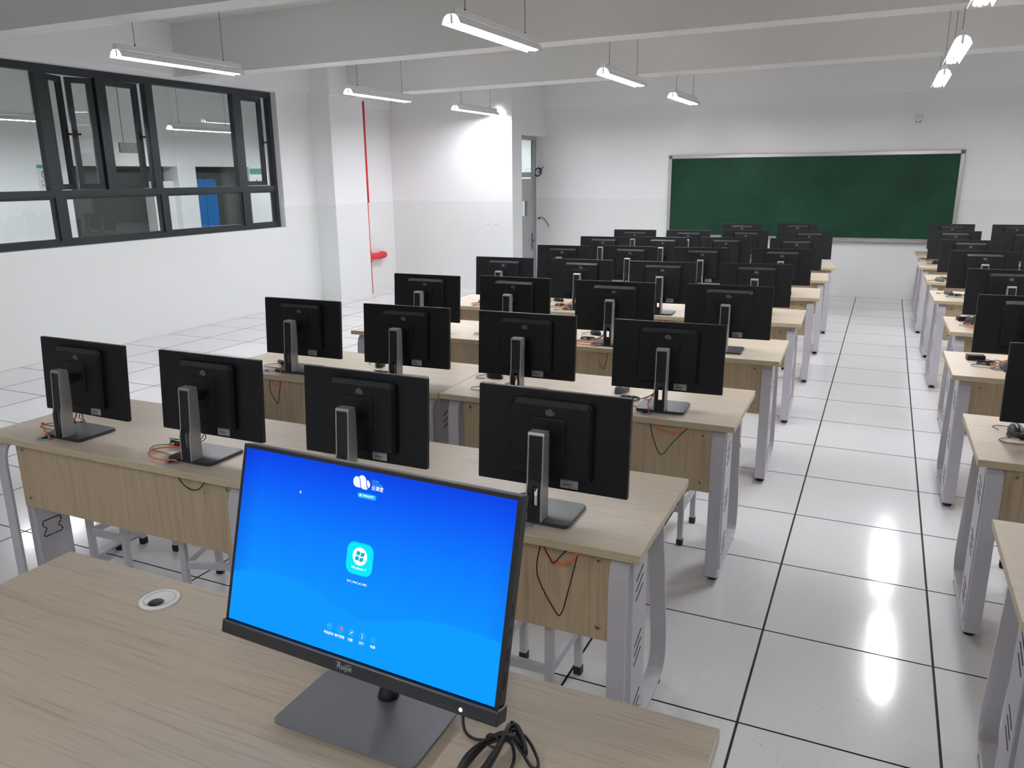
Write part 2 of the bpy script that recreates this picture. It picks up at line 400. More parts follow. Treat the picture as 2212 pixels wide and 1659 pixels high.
# ------------------------------------------------------------------ window in the left wall
XW = -7.29
win = empty('window_1', (XW, (WY0+WY1)/2, WZ0)); win['kind'] = 'structure'
def wpart(name, mb, m, parent=None):
    o = mb.build(name, m, parent or win)
    if parent is None: o.matrix_parent_inverse = Matrix.Translation(win.location).inverted()
    return o
D0, D1 = XW-0.07, XW     # frame depth
fr_ = MB()
fr_.box(D0, D1, WY0, WY1, WZ1-0.075, WZ1); fr_.box(D0, D1, WY0, WY1, WZ0, WZ0+0.055); fr_.box(D0, D1, WY0, WY0+0.06, WZ0+0.055, WZ1-0.075); fr_.box(D0, D1, WY1-0.065, WY1, WZ0+0.055, WZ1-0.075)
wpart('window_frame', fr_, FRAME)
wpart('transom', MB().box(D0, D1+0.012, WY0+0.06, WY1-0.065, 1.585, 1.655), FRAME)
UP = [(1.55, 0.07), (2.40, 0.07), (3.125, 0.115), (3.775, 0.085), (4.40, 0.10), (5.73, 0.12)]
for y, wd in UP: wpart('mullion', MB().box(D0, D1+0.008, y-wd/2, y+wd/2, 1.655, WZ1-0.075), FRAME)
LO = [(1.75, 0.09), (3.155, 0.11), (4.455, 0.09), (5.765, 0.13)]
for y, wd in LO: wpart('mullion', MB().box(D0, D1+0.006, y-wd/2, y+wd/2, WZ0+0.055, 1.585), FRAME)
def pane(y0, y1, z0, z1, dx=0.035):
    wpart('pane', MB().box(D0+dx, D0+dx+0.005, y0, y1, z0, z1), GLASS)
yy = [WY0+0.06]+[v for a in LO for v in (a[0]-a[1]/2, a[0]+a[1]/2)]+[WY1-0.065]
for k in range(0, len(yy), 2):
    bead = MB(); y0, y1, z0, z1 = yy[k], yy[k+1], WZ0+0.055, 1.585
    for q in ((y0, y0+0.022, z0, z1), (y1-0.022, y1, z0, z1), (y0+0.022, y1-0.022, z0, z0+0.022), (y0+0.022, y1-0.022, z1-0.022, z1)): bead.box(D0+0.01, D1-0.012, *q)
    wpart('glazing_bead', bead, FRAME); pane(y0+0.022, y1-0.022, z0+0.022, z1-0.022)
yy = [WY0+0.06]+[v for a in UP for v in (a[0]-a[1]/2, a[0]+a[1]/2)]+[WY1-0.065]
bays = [(yy[k], yy[k+1]) for k in range(0, len(yy), 2)]
def sash(y0, y1, hinge, ang, z0=1.66, z1=2.77):
    """casement sash, hinged at y=hinge, swung outwards (away from the room)"""
    s = empty('sash', (0, 0, 0)); s.parent = win; s.matrix_parent_inverse = Matrix.Translation(win.location).inverted()
    s.location = (D0+0.02, hinge, 0); s.rotation_euler = (0, 0, ang)
    a0, a1 = y0-hinge, y1-hinge
    f = MB()
    for q in ((a0, a0+0.055, z0, z1), (a1-0.055, a1, z0, z1), (a0+0.055, a1-0.055, z0, z0+0.055), (a0+0.055, a1-0.055, z1-0.055, z1)): f.box(-0.02, 0.025, *q)
    f.build('sash_frame', FRAME, s)
    MB().box(0, 0.005, a0+0.055, a1-0.055, z0+0.055, z1-0.055).build('pane', GLASS, s)
    hy = a1-0.03 if abs(a0) < abs(a1) else a0+0.03
    h = MB(); h.box(0.025, 0.035, hy-0.012, hy+0.012, 2.17, 2.27); h.box(0.035, 0.05, hy-0.008, hy+0.008, 2.20, 2.22); h.box(0.042, 0.052, hy-0.008, hy+0.05, 2.20, 2.222)
    h.build('handle', RUBBER, s)
for k, (y0, y1) in enumerate(bays):
    if k == 3:
        mid = (y0+y1)/2
        sash(y0+0.005, mid+0.02, y0+0.005, R(24)); sash(mid+0.02, y1-0.005, y1-0.005, R(-24))
    elif k == 4: sash(y0+0.005, y1-0.05, y0+0.005, R(3.5))
    elif k == 6: sash(y0+0.005, y1-0.07, y0+0.005, R(3.5))
    else: pane(y0, y1, 1.655, WZ1-0.075)

# ------------------------------------------------------------------ corridor behind the window
XC = -10.2
cw = MB(); cw.box(XC-0.2, XC, -3, 5.45, 0, 3.2); cw.box(XC-0.2, XC, 5.45, 14, 1.95, 3.2); cw.box(XC-0.2, XC, 9.0, 14, 0, 1.95)
structure('wall_corridor', cw, WALL)
structure('wall_corridor_dark_opening', MB().box(XC-0.5, XC-0.3, 5.3, 9.2, 0, 2.1), OPENSHADE)  # dark-coloured sheet standing for the shade inside the corridor opening
structure('wall_corridor_column', MB().box(XC-0.3, XC+0.02, 7.36, 7.74, 0, 3.2).box(XC-0.3, XC-0.1, 6.95, 7.36, 0, 1.72), WALL)
structure('floor_corridor', MB().box(XC-0.5, XL-WT, -3, 14, -0.1, 0), mat('corridor_floor', (0.45, 0.45, 0.44), 0.25))
structure('ceiling_corridor', MB().box(XC-0.5, XL-WT, -3, 14, 3.2, 3.3), CEIL)
structure('wall_corridor_end', MB().box(XC-0.5, XL-WT, 14, 14.2, 0, 3.2).box(XC-0.5, XL-WT, -3.2, -3, 0, 3.2), WALL)
cab = empty('cabinet', (XC-0.12, 8.03, 0)); tag(cab, 'blue cabinet seen through the window beside a white column', 'cabinet')
MB().bbox(-0.16, 0.0, -0.27, 0.27, 0.02, 1.75, 0.006).build('body', BLUE, cab)
MB().bbox(0.0, 0.012, -0.262, -0.004, 0.05, 1.72, 0.003).build('door', BLUE, cab)
MB().bbox(0.0, 0.012, 0.004, 0.262, 0.05, 1.72, 0.003).build('door', BLUE, cab)
es = empty('exit_sign', (XC+0.62, 6.02, 2.12)); tag(es, 'dark hanging exit sign with running man, seen through the window', 'sign')
MB().bbox(-0.012, 0.012, -0.2, 0.2, 0, 0.135, 0.004).build('sign_box', mat('sign_dark', (0.03, 0.035, 0.03), 0.35), es)
MB().cyl((0, -0.12, 0.135), (0, -0.12, 1.08), 0.004, 6).cyl((0, 0.12, 0.135), (0, 0.12, 1.08), 0.004, 6).build('hanging_rod', WIRE, es)
PALE = mat('sign_print_grey', (0.30, 0.33, 0.30), 0.5)
fig = MB(); Mx = Matrix.Translation((0.0135, 0.0, 0.068))
def bar2(mb, a, b, r_, M): mb.tube([(0, a[0], a[1]), (0, b[0], b[1])], r_, 5, M=M)
for a, b in (((-0.01, 0.0), (0.012, 0.025)), ((-0.01, 0.0), (-0.03, -0.02)), ((-0.03, -0.02), (-0.045, -0.045)), ((-0.01, 0.0), (0.02, -0.015)), ((0.02, -0.015), (0.012, -0.045)), ((0.01, 0.022), (0.035, 0.012)), ((0.01, 0.022), (-0.018, 0.03))): bar2(fig, a, b, 0.004, Mx)
fig.lathe([(0.0, -0.002), (0.009, 0.0)], (0.0135, 0.02, 0.105), 8)
for q in ((-0.06, 0.06, 0.012, 0.016), (-0.06, 0.06, 0.118, 0.122), (-0.06, -0.056, 0.012, 0.12), (0.056, 0.06, 0.012, 0.12)): fig.box(0.0122, 0.0135, *q)
fig.build('running_man', PALE, es)

# ------------------------------------------------------------------ text helper
def text_mesh(s, size, m, align='CENTER', extrude=0.0, bold=0.0, name='lettering'):
    c = bpy.data.curves.new('txt', 'FONT'); c.body = s; c.size = size; c.align_x = align; c.align_y = 'CENTER'
    c.extrude = extrude; c.offset = bold; c.resolution_u = 3
    o = bpy.data.objects.new('txt', c); col.objects.link(o)
    dg = bpy.context.evaluated_depsgraph_get(); dg.update()
    me = bpy.data.meshes.new_from_object(o.evaluated_get(dg)); me.name = name
    bpy.data.objects.remove(o, do_unlink=True); bpy.data.curves.remove(c)
    me.materials.clear(); me.materials.append(m)
    return me
def xform(me, M): me.transform(M); me.update(); return me
# text lies in XY facing +Z; orientation matrices
FACE_NEG_Y = Matrix.Rotation(R(90), 4, 'X')                                   # readable from -y
FACE_POS_X = Matrix.Rotation(R(90), 4, 'Z') @ Matrix.Rotation(R(90), 4, 'X')  # readable from +x

# notices outside the window
TEAL = mat('teal_print', (0.03, 0.30, 0.24), 0.5); INK = mat('notice_ink', (0.06, 0.045, 0.045), 0.6); PAPER = mat('notice_paper', (0.72, 0.74, 0.72), 0.5)
nn = empty('notice', (XC+0.001, 5.10, 1.63)); tag(nn, 'white prohibition notice with teal header, left end of the window view', 'notice')
MB().box(0, 0.004, -0.12, 0.12, 0, 0.33).build('sheet', PAPER, nn)
MB().box(0.004, 0.0055, -0.12, 0.12, 0.285, 0.33).build('header', TEAL, nn)
ring = MB(); ring.tube([(0.006, 0.062*cos(a*pi/12), 0.20+0.062*sin(a*pi/12)) for a in range(24)], 0.005, 5, closed=True)
ring.tube([(0.006, -0.042, 0.243), (0.006, 0.042, 0.157)], 0.005, 5)
for k in range(4): ring.box(0.004, 0.006, -0.034+k*0.018, -0.022+k*0.018, 0.17, 0.23)
ring.build('prohibition_mark', INK, nn)
for k, s_ in enumerate(('严禁烟火', '禁止攀爬')):
    me = xform(text_mesh(s_, 0.042, INK), Matrix.Translation((0.0065, 0.0, 0.105-0.05*k)) @ FACE_POS_X); obj('lettering', me, nn)
n2_ = empty('notice', (XC+0.001, 9.17, 1.60)); tag(n2_, 'teal room plate over a black letter A, right end of window view', 'notice')
MB().box(0, 0.004, -0.15, 0.15, 0.22, 0.32).build('plate', TEAL, n2_)
obj('lettering', xform(text_mesh('A', 0.16, INK), Matrix.Translation((0.003, 0.0, 0.07)) @ FACE_POS_X), n2_)

# ------------------------------------------------------------------ door
XD = -5.05
dr = empty('door_1', (XD, 9.5, 0)); dr['kind'] = 'structure'
def dpart(name, mb, m):
    o = mb.build(name, m, dr); o.matrix_parent_inverse = Matrix.Translation(dr.location).inverted(); return o
df = MB(); df.box(XD-0.05, XD+0.02, DY0, YB, 2.30, DZ1); df.box(XD-0.05, XD+0.02, YB-0.05, YB, 0, 2.30); df.box(XD-0.05, XD+0.02, DY0, DY0+0.05, 0, 2.30); df.box(XD-0.05, XD+0.02, DY0+0.05, YB-0.05, 1.72, 1.80)
dpart('door_frame', df, DOORM)
lf = MB(); lf.box(XD-0.04, XD, DY0+0.055, 9.50, 0.01, 1.70); lf.box(XD-0.04, XD, 9.72, YB-0.055, 0.01, 1.70); lf.box(XD-0.04, XD, 9.50, 9.72, 0.01, 1.11); lf.box(XD-0.04, XD, 9.50, 9.72, 1.35, 1.70)
dpart('door_leaf', lf, DOORM)
dpart('vision_trim', MB().box(XD, XD+0.006, 9.49, 9.73, 1.35, 1.362).box(XD, XD+0.006, 9.49, 9.73, 1.098, 1.11).box(XD, XD+0.006, 9.72, 9.73, 1.11, 1.35), DOORM)
dpart('pane', MB().box(XD-0.02, XD-0.015, 9.50, 9.72, 1.11, 1.35), GLASS)
dpart('transom_pane', MB().box(XD-0.02, XD-0.015, DY0+0.05, YB-0.05, 1.80, 2.30), GLASS)
hd = MB(); hd.bbox(XD, XD+0.008, 9.90, 9.94, 0.56, 0.82, 0.003); hd.cyl((XD+0.008, 9.92, 0.70), (XD+0.05, 9.92, 0.70), 0.009, 10); hd.tube([(XD+0.05, 9.925, 0.70), (XD+0.05, 9.82, 0.70)], 0.009, 8)
dpart('door_handle', hd, mat('dark_handle_metal', (0.14, 0.13, 0.12), 0.35, 0.7))
# passage behind the door, lit
structure('wall_passage', MB().box(-6.4, -6.3, 8.95, 11.5, 0, 3.0).box(-6.4, -4.9, 11.4, 11.5, 0, 3.0).box(-6.4, -4.9, 8.9, 8.95, 0, 3.0), WALL)
structure('ceiling_passage', MB().box(-6.4, -4.9, 8.9, 11.5, 3.0, 3.1), CEIL)
structure('floor_passage', MB().box(-6.4, -5.05, 8.95, 11.5, -0.1, 0), MATS['corridor_floor'])
# cable coil over the door, socket and cord beside it
cc = []
for k in range(46):
    a = k*2*pi/12; r_ = 0.062+0.012*sin(k*1.7); cc.append((-4.985+r_*cos(a)*0.9, YB-0.028+0.010*sin(k*0.9), 1.80+0.07*sin(a)+0.012*cos(k*0.55)))
cb = MB().tube(smooth_path(cc, 2), 0.0055, 6)
cb.tube(smooth_path([(-4.98, YB-0.02, 1.80), (-4.93, YB-0.03, 1.83), (-4.89, YB-0.03, 1.885)], 5), 0.006, 6)
tag(cb.build('cable_coil', CABLE), 'coil of black cable hung at the top corner of the grey door', 'cable')
cd = MB().tube([(-5.018, YB-0.012, 2.33), (-5.018, YB-0.012, 0.02)], 0.008, 6)
tag(cd.build('cable_conduit', WHITEP), 'thin white conduit running down the wall beside the door', 'conduit')
sk = empty('wall_socket', (-4.965, YB, 1.06)); tag(sk, 'wall socket beside the grey door with a black plug in it', 'socket')
MB().bbox(-0.043, 0.043, -0.008, 0, -0.043, 0.043, 0.002).build('face_plate', WHITEP, sk)
MB().bbox(-0.018, 0.012, -0.035, -0.008, -0.014, 0.012, 0.003).build('plug', CABLE, sk)
pc = MB().tube(smooth_path([(-4.968, YB-0.04, 1.058), (-4.93, YB-0.05, 1.075), (-4.88, YB-0.03, 1.055), (-4.82, YB-0.025, 0.98), (-4.79, YB-0.02, 0.915)], 5), 0.006, 6)
pcm = pc.mesh('cord', CABLE); pcm.transform(Matrix.Translation((4.965, -YB, -1.06))); obj('cord', pcm, sk)
for k, x in enumerate((-5.266, -5.147)):
    s_ = empty('wall_socket', (x, 8.75, 1.01)); tag(s_, ('white double socket plate on the left wall recess, the left one', 'white double socket plate on the wall recess, the right one')[k], 'socket', 'socket plates low on the recess wall')
    MB().bbox(-0.045, 0.045, -0.008, 0, -0.045, 0.045, 0.002).build('face_plate', WHITEP, s_)
    MB().box(-0.022, -0.016, -0.009, -0.008, -0.012, 0.012).box(0.016, 0.022, -0.009, -0.008, -0.012, 0.012).box(-0.003, 0.003, -0.009, -0.008, 0.014, 0.026).build('socket_holes', DARKSLOT, s_)
# fire pipe
fp = empty('fire_pipe', (-6.9, 7.92, 0)); tag(fp, 'red fire pipe climbing beside the white pillar with a side branch', 'pipe')
P0 = Vector((-6.9, 7.92, 0))
def fpart(name, mb): o = mb.build(name, RED, fp); o.matrix_parent_inverse = Matrix.Translation(P0).inverted(); return o
fpart('upper_riser', MB().cyl((-6.895, 7.885, 1.375), (-6.895, 7.885, 2.83), 0.036, 16))
fpart('lower_riser', MB().cyl((-6.914, 7.885, 0.0), (-6.914, 7.885, 1.375), 0.034, 16))
fpart('tee', MB().tube([(-6.925, 7.885, 0.44), (-6.925, 7.885, 0.47), (-6.925, 7.885, 0.65), (-6.925, 7.885, 0.68)], [0.036, 0.052, 0.052, 0.036], 16))
fpart('branch', MB().tube(smooth_path([(-6.915, 7.90, 0.56), (-6.90, 8.05, 0.555), (-6.90, 8.22, 0.555), (-6.915, 8.30, 0.555), (-6.96, 8.33, 0.555), (-6.995, 8.335, 0.555)], 5), 0.052, 16))
fpart('collar', MB().cyl((-6.90, 8.16, 0.555), (-6.90, 8.19, 0.555), 0.057, 16))

# ------------------------------------------------------------------ chalkboard
cbd = empty('chalkboard', (-0.83, YB, 0.80)); tag(cbd, 'long green chalkboard with aluminium frame on the far wall', 'chalkboard')
bw, bh = 3.96, 1.22
MB().box(-bw/2+0.02, bw/2-0.02, -0.022, -0.002, 0.02, bh-0.02).build('writing_surface', GREENB, cbd)
for nm, q in (('frame_rail', (-bw/2+0.05, bw/2-0.05, bh-0.05, bh)), ('frame_rail', (-bw/2+0.05, bw/2-0.05, 0, 0.045)), ('frame_stile', (-bw/2, -bw/2+0.05, 0.05, bh-0.05)), ('frame_stile', (bw/2-0.05, bw/2, 0.05, bh-0.05))):
    x0, x1, z0, z1 = q; s_ = MB(); s_.bbox(x0, x1, -0.036, 0, z0, z1, 0.004)
    if x1-x0 > 1: s_.box(x0, x1, -0.038, -0.036, z0+0.012, z0+0.016).box(x0, x1, -0.038, -0.036, z1-0.016, z1-0.012)
    else: s_.box(x0+0.012, x0+0.016, -0.038, -0.036, z0, z1).box(x1-0.016, x1-0.012, -0.038, -0.036, z0, z1)
    s_.build(nm, ALU, cbd)
for x in (-bw/2, bw/2-0.05):
    for z in (0, bh-0.05): MB().bbox(x, x+0.05, -0.04, 0, z, z+0.05, 0.004).build('corner_cap', mat('grey_corner_plastic', (0.10, 0.10, 0.10), 0.5), cbd)
MB().box(-bw/2+0.05, bw/2-0.05, -0.085, -0.036, -0.004, 0.006).box(-bw/2+0.05, bw/2-0.05, -0.088, -0.082, 0.0, 0.02).build('chalk_tray', ALU, cbd)
# security camera
sq = empty('security_camera', (0.545, YB, 2.41)); tag(sq, 'small white camera mounted on the far wall above the chalkboard', 'camera')
MB().bbox(-0.055, 0.055, -0.03, 0, -0.01, 0.075, 0.006).build('mount', WHITEP, sq)
MB().lathe([(0.0, 0.045), (0.03, 0.042), (0.045, 0.02), (0.045, -0.01), (0.036, -0.035), (0.018, -0.048), (0.0, -0.05)], (0, -0.062, 0), 20).build('housing', WHITEP, sq)
MB().lathe([(0.0, 0.0), (0.012, 0.001), (0.014, 0.008)], (0, 0, 0), 12, M=Matrix.Translation((-0.016, -0.098, -0.022)) @ Matrix.Rotation(R(60), 4, 'X')).build('lens', RUBBER, sq)
MB().lathe([(0.0, 0.0), (0.012, 0.001), (0.014, 0.008)], (0, 0, 0), 12, M=Matrix.Translation((0.016, -0.098, -0.022)) @ Matrix.Rotation(R(60), 4, 'X')).build('lens', RUBBER, sq)

# ------------------------------------------------------------------ pendant light fixtures
def make_light():
    root = empty('pendant_light')
    Lh = 0.62
    MB().bbox(-0.024, 0.024, -Lh, Lh, 0.046, 0.086, 0.003).build('gear_housing', FIXM, root)
    rf = MB()
    for s in (-1, 1):
        pts = [(0.022*s, 0.046), (0.044*s, 0.030), (0.060*s, -0.006), (0.0615*s, -0.005), (0.046*s, 0.0312), (0.024*s, 0.0475)]
        rf.slab(pts if s < 0 else pts[::-1], 'y', -Lh, Lh)
    rf.build('reflector', FIXM, root)
    for x in (-0.024, 0.024):
        MB().tube([(x, -0.590, 0.012), (x, 0.590, 0.012)], 0.0135, 12).build('tube', TUBEM, root)
    for y in (-1, 1):
        MB().bbox(-0.009, 0.009, min(y*0.593, y*0.613), max(y*0.593, y*0.613), -0.004, 0.046, 0.003).build('lamp_holder', FIXM, root)
    for y in (-0.44, 0.44):
        MB().cyl((0, y, 0.086), (0, y, 0.80), 0.0022, 6).build('suspension_wire', WIRE, root)
        MB().cyl((0, y, 0.084), (0, y, 0.102), 0.006, 8).build('wire_grip', WIRE, root)
    return root
LP = [(-4.87, 2.62, 'A'), (-5.02, 5.60, 'A'), (-5.07, 8.03, 'A'),
      (-2.12, 2.64, 'B'), (-2.11, 5.36, 'B'), (-2.10, 7.85, 'B'),
      (0.63, 2.36, 'C'), (0.645, 4.98, 'C'), (0.64, 7.05, 'C'),
      (3.40, 2.30, 'D'), (3.40, 4.90, 'D'), (3.40, 7.05, 'D'),
      (-2.12, -3.30, 'B'), (0.64, -3.30, 'C')]  # last two: unseen lamps added behind the camera to brighten the foreground
LL = ['lit twin-tube pendant light nearest the big window', 'lit twin-tube pendant light in front of the white pillar', 'lit twin-tube pendant light by the recess wall, furthest left back',
      'lit twin-tube pendant light at top centre, largest in view', 'lit twin-tube pendant light, the middle of the centre line', 'lit twin-tube pendant light of the centre line nearest the chalkboard wall',
      'lit twin-tube pendant light cut by the top right corner', 'lit twin-tube pendant light at right, larger of two whole ones there', 'lit twin-tube pendant light at right, the small one furthest back',
      'lit pendant light right of the frame, second row', 'lit pendant light right of the frame, third row', 'lit pendant light right of the frame, last row',
      'added pendant light behind the camera to brighten the foreground, window side', 'added pendant light behind the camera to brighten the foreground, above the aisle']
L0 = make_light(); proto_index(L0)
for i, (x, y, c_) in enumerate(LP):
    o = L0 if i == 0 else copy_tree(L0)
    o.location = (x, y, 2.615)
    tag(o, LL[i], 'light', 'pendant lights in rows')
# corridor lights, added to illuminate what shows through the glass
for i, y in enumerate((0.6, 3.6, 6.6, 9.6, 12.4)):
    o = copy_tree(L0); o.location = (-8.75, y, 2.42)
    tag(o, 'added pendant light in the corridor behind the window, number %s from the near end' % ('one', 'two', 'three', 'four', 'five')[i], 'light', 'added corridor lights')
o = copy_tree(L0); o.location = (-5.75, 10.3, 2.42); tag(o, 'pendant light in the passage behind the grey door', 'light')

# ================================================================== DESKS
HD = 0.74
def strip_loop(path, wd0, wd1, th, mi=0, closed=True):
    """flat bar bent along a y-z path, wide in x; returns MB"""
    s = MB(); n = len(path); P = [Vector((0, a, b)) for a, b in path]
    vs = []; fs = []
    for i in range(n):
        a = P[(i-1) % n]; c = P[(i+1) % n]; d = (c-a).normalized(); nrm = Vector((0, -d.z, d.y))
        for x, k in ((wd0, 0), (wd1, 0), (wd1, 1), (wd0, 1)): vs.append(P[i]+nrm*(th*k)+Vector((x, 0, 0)))
    for i in range(n if closed else n-1):
        for k in range(4):
            a = i*4+k; b_ = i*4+(k+1) % 4; j = (i+1) % n
            fs.append((a, j*4+k, j*4+(k+1) % 4, b_))
    s.add(vs, fs, mi, False); return s
def leg_meshes(side):
    """side = +1 right end, -1 left end; local desk coordinates"""
    xa, xb = (0.606, 0.660) if side > 0 else (-0.660, -0.606)
    path = [(-0.297, 0.040), (-0.297, 0.30), (-0.297, 0.60), (-0.294, 0.645), (-0.283, 0.680), (-0.262, 0.703), (-0.235, 0.713), (0.0, 0.713), (0.118, 0.713), (0.128, 0.700),
            (0.140, 0.62), (0.155, 0.555), (0.182, 0.45), (0.206, 0.34), (0.226, 0.24), (0.240, 0.165), (0.243, 0.125), (0.240, 0.090), (0.226, 0.060), (0.205, 0.042), (0.17, 0.032), (0.10, 0.026), (-0.10, 0.026), (-0.26, 0.026), (-0.287, 0.030)]
    loop = strip_loop(path[::-1], xa, xb, 0.011)
    frame = loop.mesh('bent_frame', STEEL)
    c = MB(); c.bbox(xa+0.004, xb-0.004, -0.212, -0.055, 0.030, 0.712, 0.003)
    panel = c.mesh('side_panel', STEEL)
    so = MB(); xo = xb-0.004+0.0006 if side > 0 else xa+0.004-0.0006
    def sl(y0, z0, y1, z1, w_=0.0045):
        d = Vector((0, y1-y0, z1-z0)).normalized(); nn_ = Vector((0, -d.z, d.y))*w_/2
        a = Vector((xo, y0, z0)); b_ = Vector((xo, y1, z1)); dx = Vector((0.0006, 0, 0))*side
        vs = [a-nn_-dx, a+nn_-dx, b_+nn_-dx, b_-nn_-dx, a-nn_+dx, a+nn_+dx, b_+nn_+dx, b_-nn_+dx]
        so.add(vs, [(0, 3, 2, 1), (4, 5, 6, 7), (0, 1, 5, 4), (1, 2, 6, 5), (2, 3, 7, 6), (3, 0, 4, 7)])
    for zc in (0.56, 0.34, 0.13):
        for k in range(3): sl(-0.178, zc-0.038+k*0.032, -0.105, zc-0.014+k*0.032)
    # cable knock-out on the inner face
    xi = xa+0.004-0.0004 if side > 0 else xb-0.004+0.0004
    xo = xi
    K = [(-0.185, 0.232), (-0.185, 0.250), (-0.170, 0.262), (-0.170, 0.268), (-0.185, 0.280), (-0.185, 0.305), (-0.100, 0.305), (-0.100, 0.280), (-0.115, 0.268), (-0.115, 0.262), (-0.100, 0.250), (-0.100, 0.232), (-0.14, 0.232), (-0.150, 0.232), (-0.185, 0.232)]
    side2 = side; 
    for a, b_ in zip(K[:-1], K[1:]):
        d = Vector((0, b_[0]-a[0], b_[1]-a[1])); l_ = d.length; d.normalize()
        A = Vector((xo, a[0], a[1]))+d*min(0.002, l_*0.1); B = Vector((xo, b_[0], b_[1]))-d*min(0.003, l_*0.15); nn_ = Vector((0, -d.z, d.y))*0.0022; dx = Vector((0.0009, 0, 0))
        vs = [A-nn_-dx, A+nn_-dx, B+nn_-dx, B-nn_-dx, A-nn_+dx, A+nn_+dx, B+nn_+dx, B-nn_+dx]
        so.add(vs, [(0, 3, 2, 1), (4, 5, 6, 7), (0, 1, 5, 4), (1, 2, 6, 5), (2, 3, 7, 6), (3, 0, 4, 7)])
    slots = so.mesh('vent_slots', DARKSLOT)
    xm = (xa+xb)/2
    ft = MB(); ft.lathe([(0.0, 0.0), (0.021, 0.0), (0.023, 0.004), (0.023, 0.010), (0.012, 0.014), (0.008, 0.032), (0.0, 0.032)], (0, 0, 0), 14)
    foot = ft.mesh('foot', RUBBER)
    return frame, panel, slots, foot, xm
LEGS = {s: leg_meshes(s) for s in (1, -1)}
top = MB(); top.bbox(-0.698, 0.698, -0.31, 0.31, HD-0.027, HD, 0.0015); 
me_top = top.mesh('tabletop', [TOPW, EDGEW])
for p in me_top.polygons:
    if abs(p.normal.z) < 0.3: p.material_index = 1
mp_ = MB(); mp_.bbox(-0.604, 0.604, -0.246, -0.229, 0.408, 0.706, 0.001); me_mod = mp_.mesh('modesty_panel', PANW)
scm = MB(); scm.lathe([(0.0, 0.0024), (0.0090, 0.0016), (0.0100, 0.0), (0.0, 0.0)], (0, 0, 0), 12, M=Matrix.Rotation(R(90), 4, 'X'))
scm.box(-0.0055, 0.0055, -0.0029, -0.0020, -0.0010, 0.0010, 1).box(-0.0010, 0.0010, -0.0029, -0.0020, -0.0055, 0.0055, 1)
me_scr = scm.mesh('screw', [SCREW, DARKSLOT])
gm = MB(); gm.lathe([(0.0, 0.0008), (0.026, 0.0010), (0.0275, 0.0026), (0.034, 0.0026), (0.0355, 0.0008), (0.0355, 0.0)], (0, 0, 0), 28)
gm.lathe([(0.0, 0.0014), (0.013, 0.0014), (0.0135, 0.0010)], (-0.013, 0.004, 0), 16, 1)
me_gro = gm.mesh('cable_grommet', [GREYP, DARKSLOT])
def make_desk():
    root = empty('computer_desk')
    obj('tabletop', me_top, root)
    mo = obj('modesty_panel', me_mod, root)
    for x in (-0.56, 0.56):
        for z in (0.45, 0.668): obj('screw', me_scr, mo, (x, -0.246, z))
    for s in (-1, 1):
        frame, panel, slots, foot, xm = LEGS[s]
        f = obj('leg_frame', frame, root); obj('side_panel', panel, f); obj('vent_slots', slots, f)['kind'] = 'stuff'
        obj('foot', foot, f, (xm, -0.232, 0)); obj('foot', foot, f, (xm, 0.19, 0))
    for x in (-0.385, 0.315): obj('cable_grommet', me_gro, root, (x, -0.252, HD))
    return root
D_ = make_desk(); proto_index(D_)
ORD = ['', 'first', 'second', 'third', 'fourth', 'fifth', 'sixth', 'seventh', 'eighth']
# (row, side block, centre x, centre y, rotation)
desks = []
def near(y): return y+0.31
LROW = {1: (-0.225, -0.20), 2: (1.03, 1.06), 3: (2.245, 2.335), 4: (3.44, 3.555), 5: (4.64, 4.81), 6: (5.79, 6.005), 7: (6.885, 7.13)}
LX = {1: -0.24, 2: -0.20, 3: -0.18, 4: -0.185, 5: -0.17, 6: -0.18, 7: -0.185}
for r_ in range(1, 8):
    a, b_ = LROW[r_]; xr = LX[r_]; sl_ = (b_-a)/1.38*0.45
    rz = math.atan(sl_)
    desks.append((r_, 'left', 'left', xr-2.10, a-0.205+0.31, rz)); desks.append((r_, 'left', 'right', xr-0.70, b_-0.205+0.31, rz))
desks.append((8, 'left', 'single', -1.10, 8.44-0.205+0.31, R(2)))
RROW = {1: (0.66, -0.36, 0.0), 2: (0.667, 0.83, 0.5), 3: (0.664, 2.19, 1.0), 4: (0.727, 3.465, 1.0), 5: (0.693, 4.87, 1.5), 6: (0.688, 6.09, 1.5), 7: (0.657, 7.40, 1.5), 8: (0.672, 8.75, 2.0)}
for r_, (x0, y0, ang) in RROW.items(): desks.append((r_, 'right', 'aisle', x0+0.70, y0+0.31, R(ang)))
first = True
for r_, blk, sd, cx, cy, rz in desks:
    o = D_ if first else copy_tree(D_); first = False
    o.location = (cx, cy, 0); o.rotation_euler = (0, 0, rz)
    if blk == 'left':
        lab = {'left': 'pale oak computer desk, window side half of the %s row, left block', 'right': 'pale oak computer desk, aisle side half of the %s row, left block', 'single': 'pale oak computer desk, lone %s row desk of the left block'}[sd] % ORD[r_]
    else: lab = 'pale oak computer desk across the aisle at right, %s row' % ORD[r_]
    tag(o, lab, 'desk', 'computer desks in the %s block' % blk)

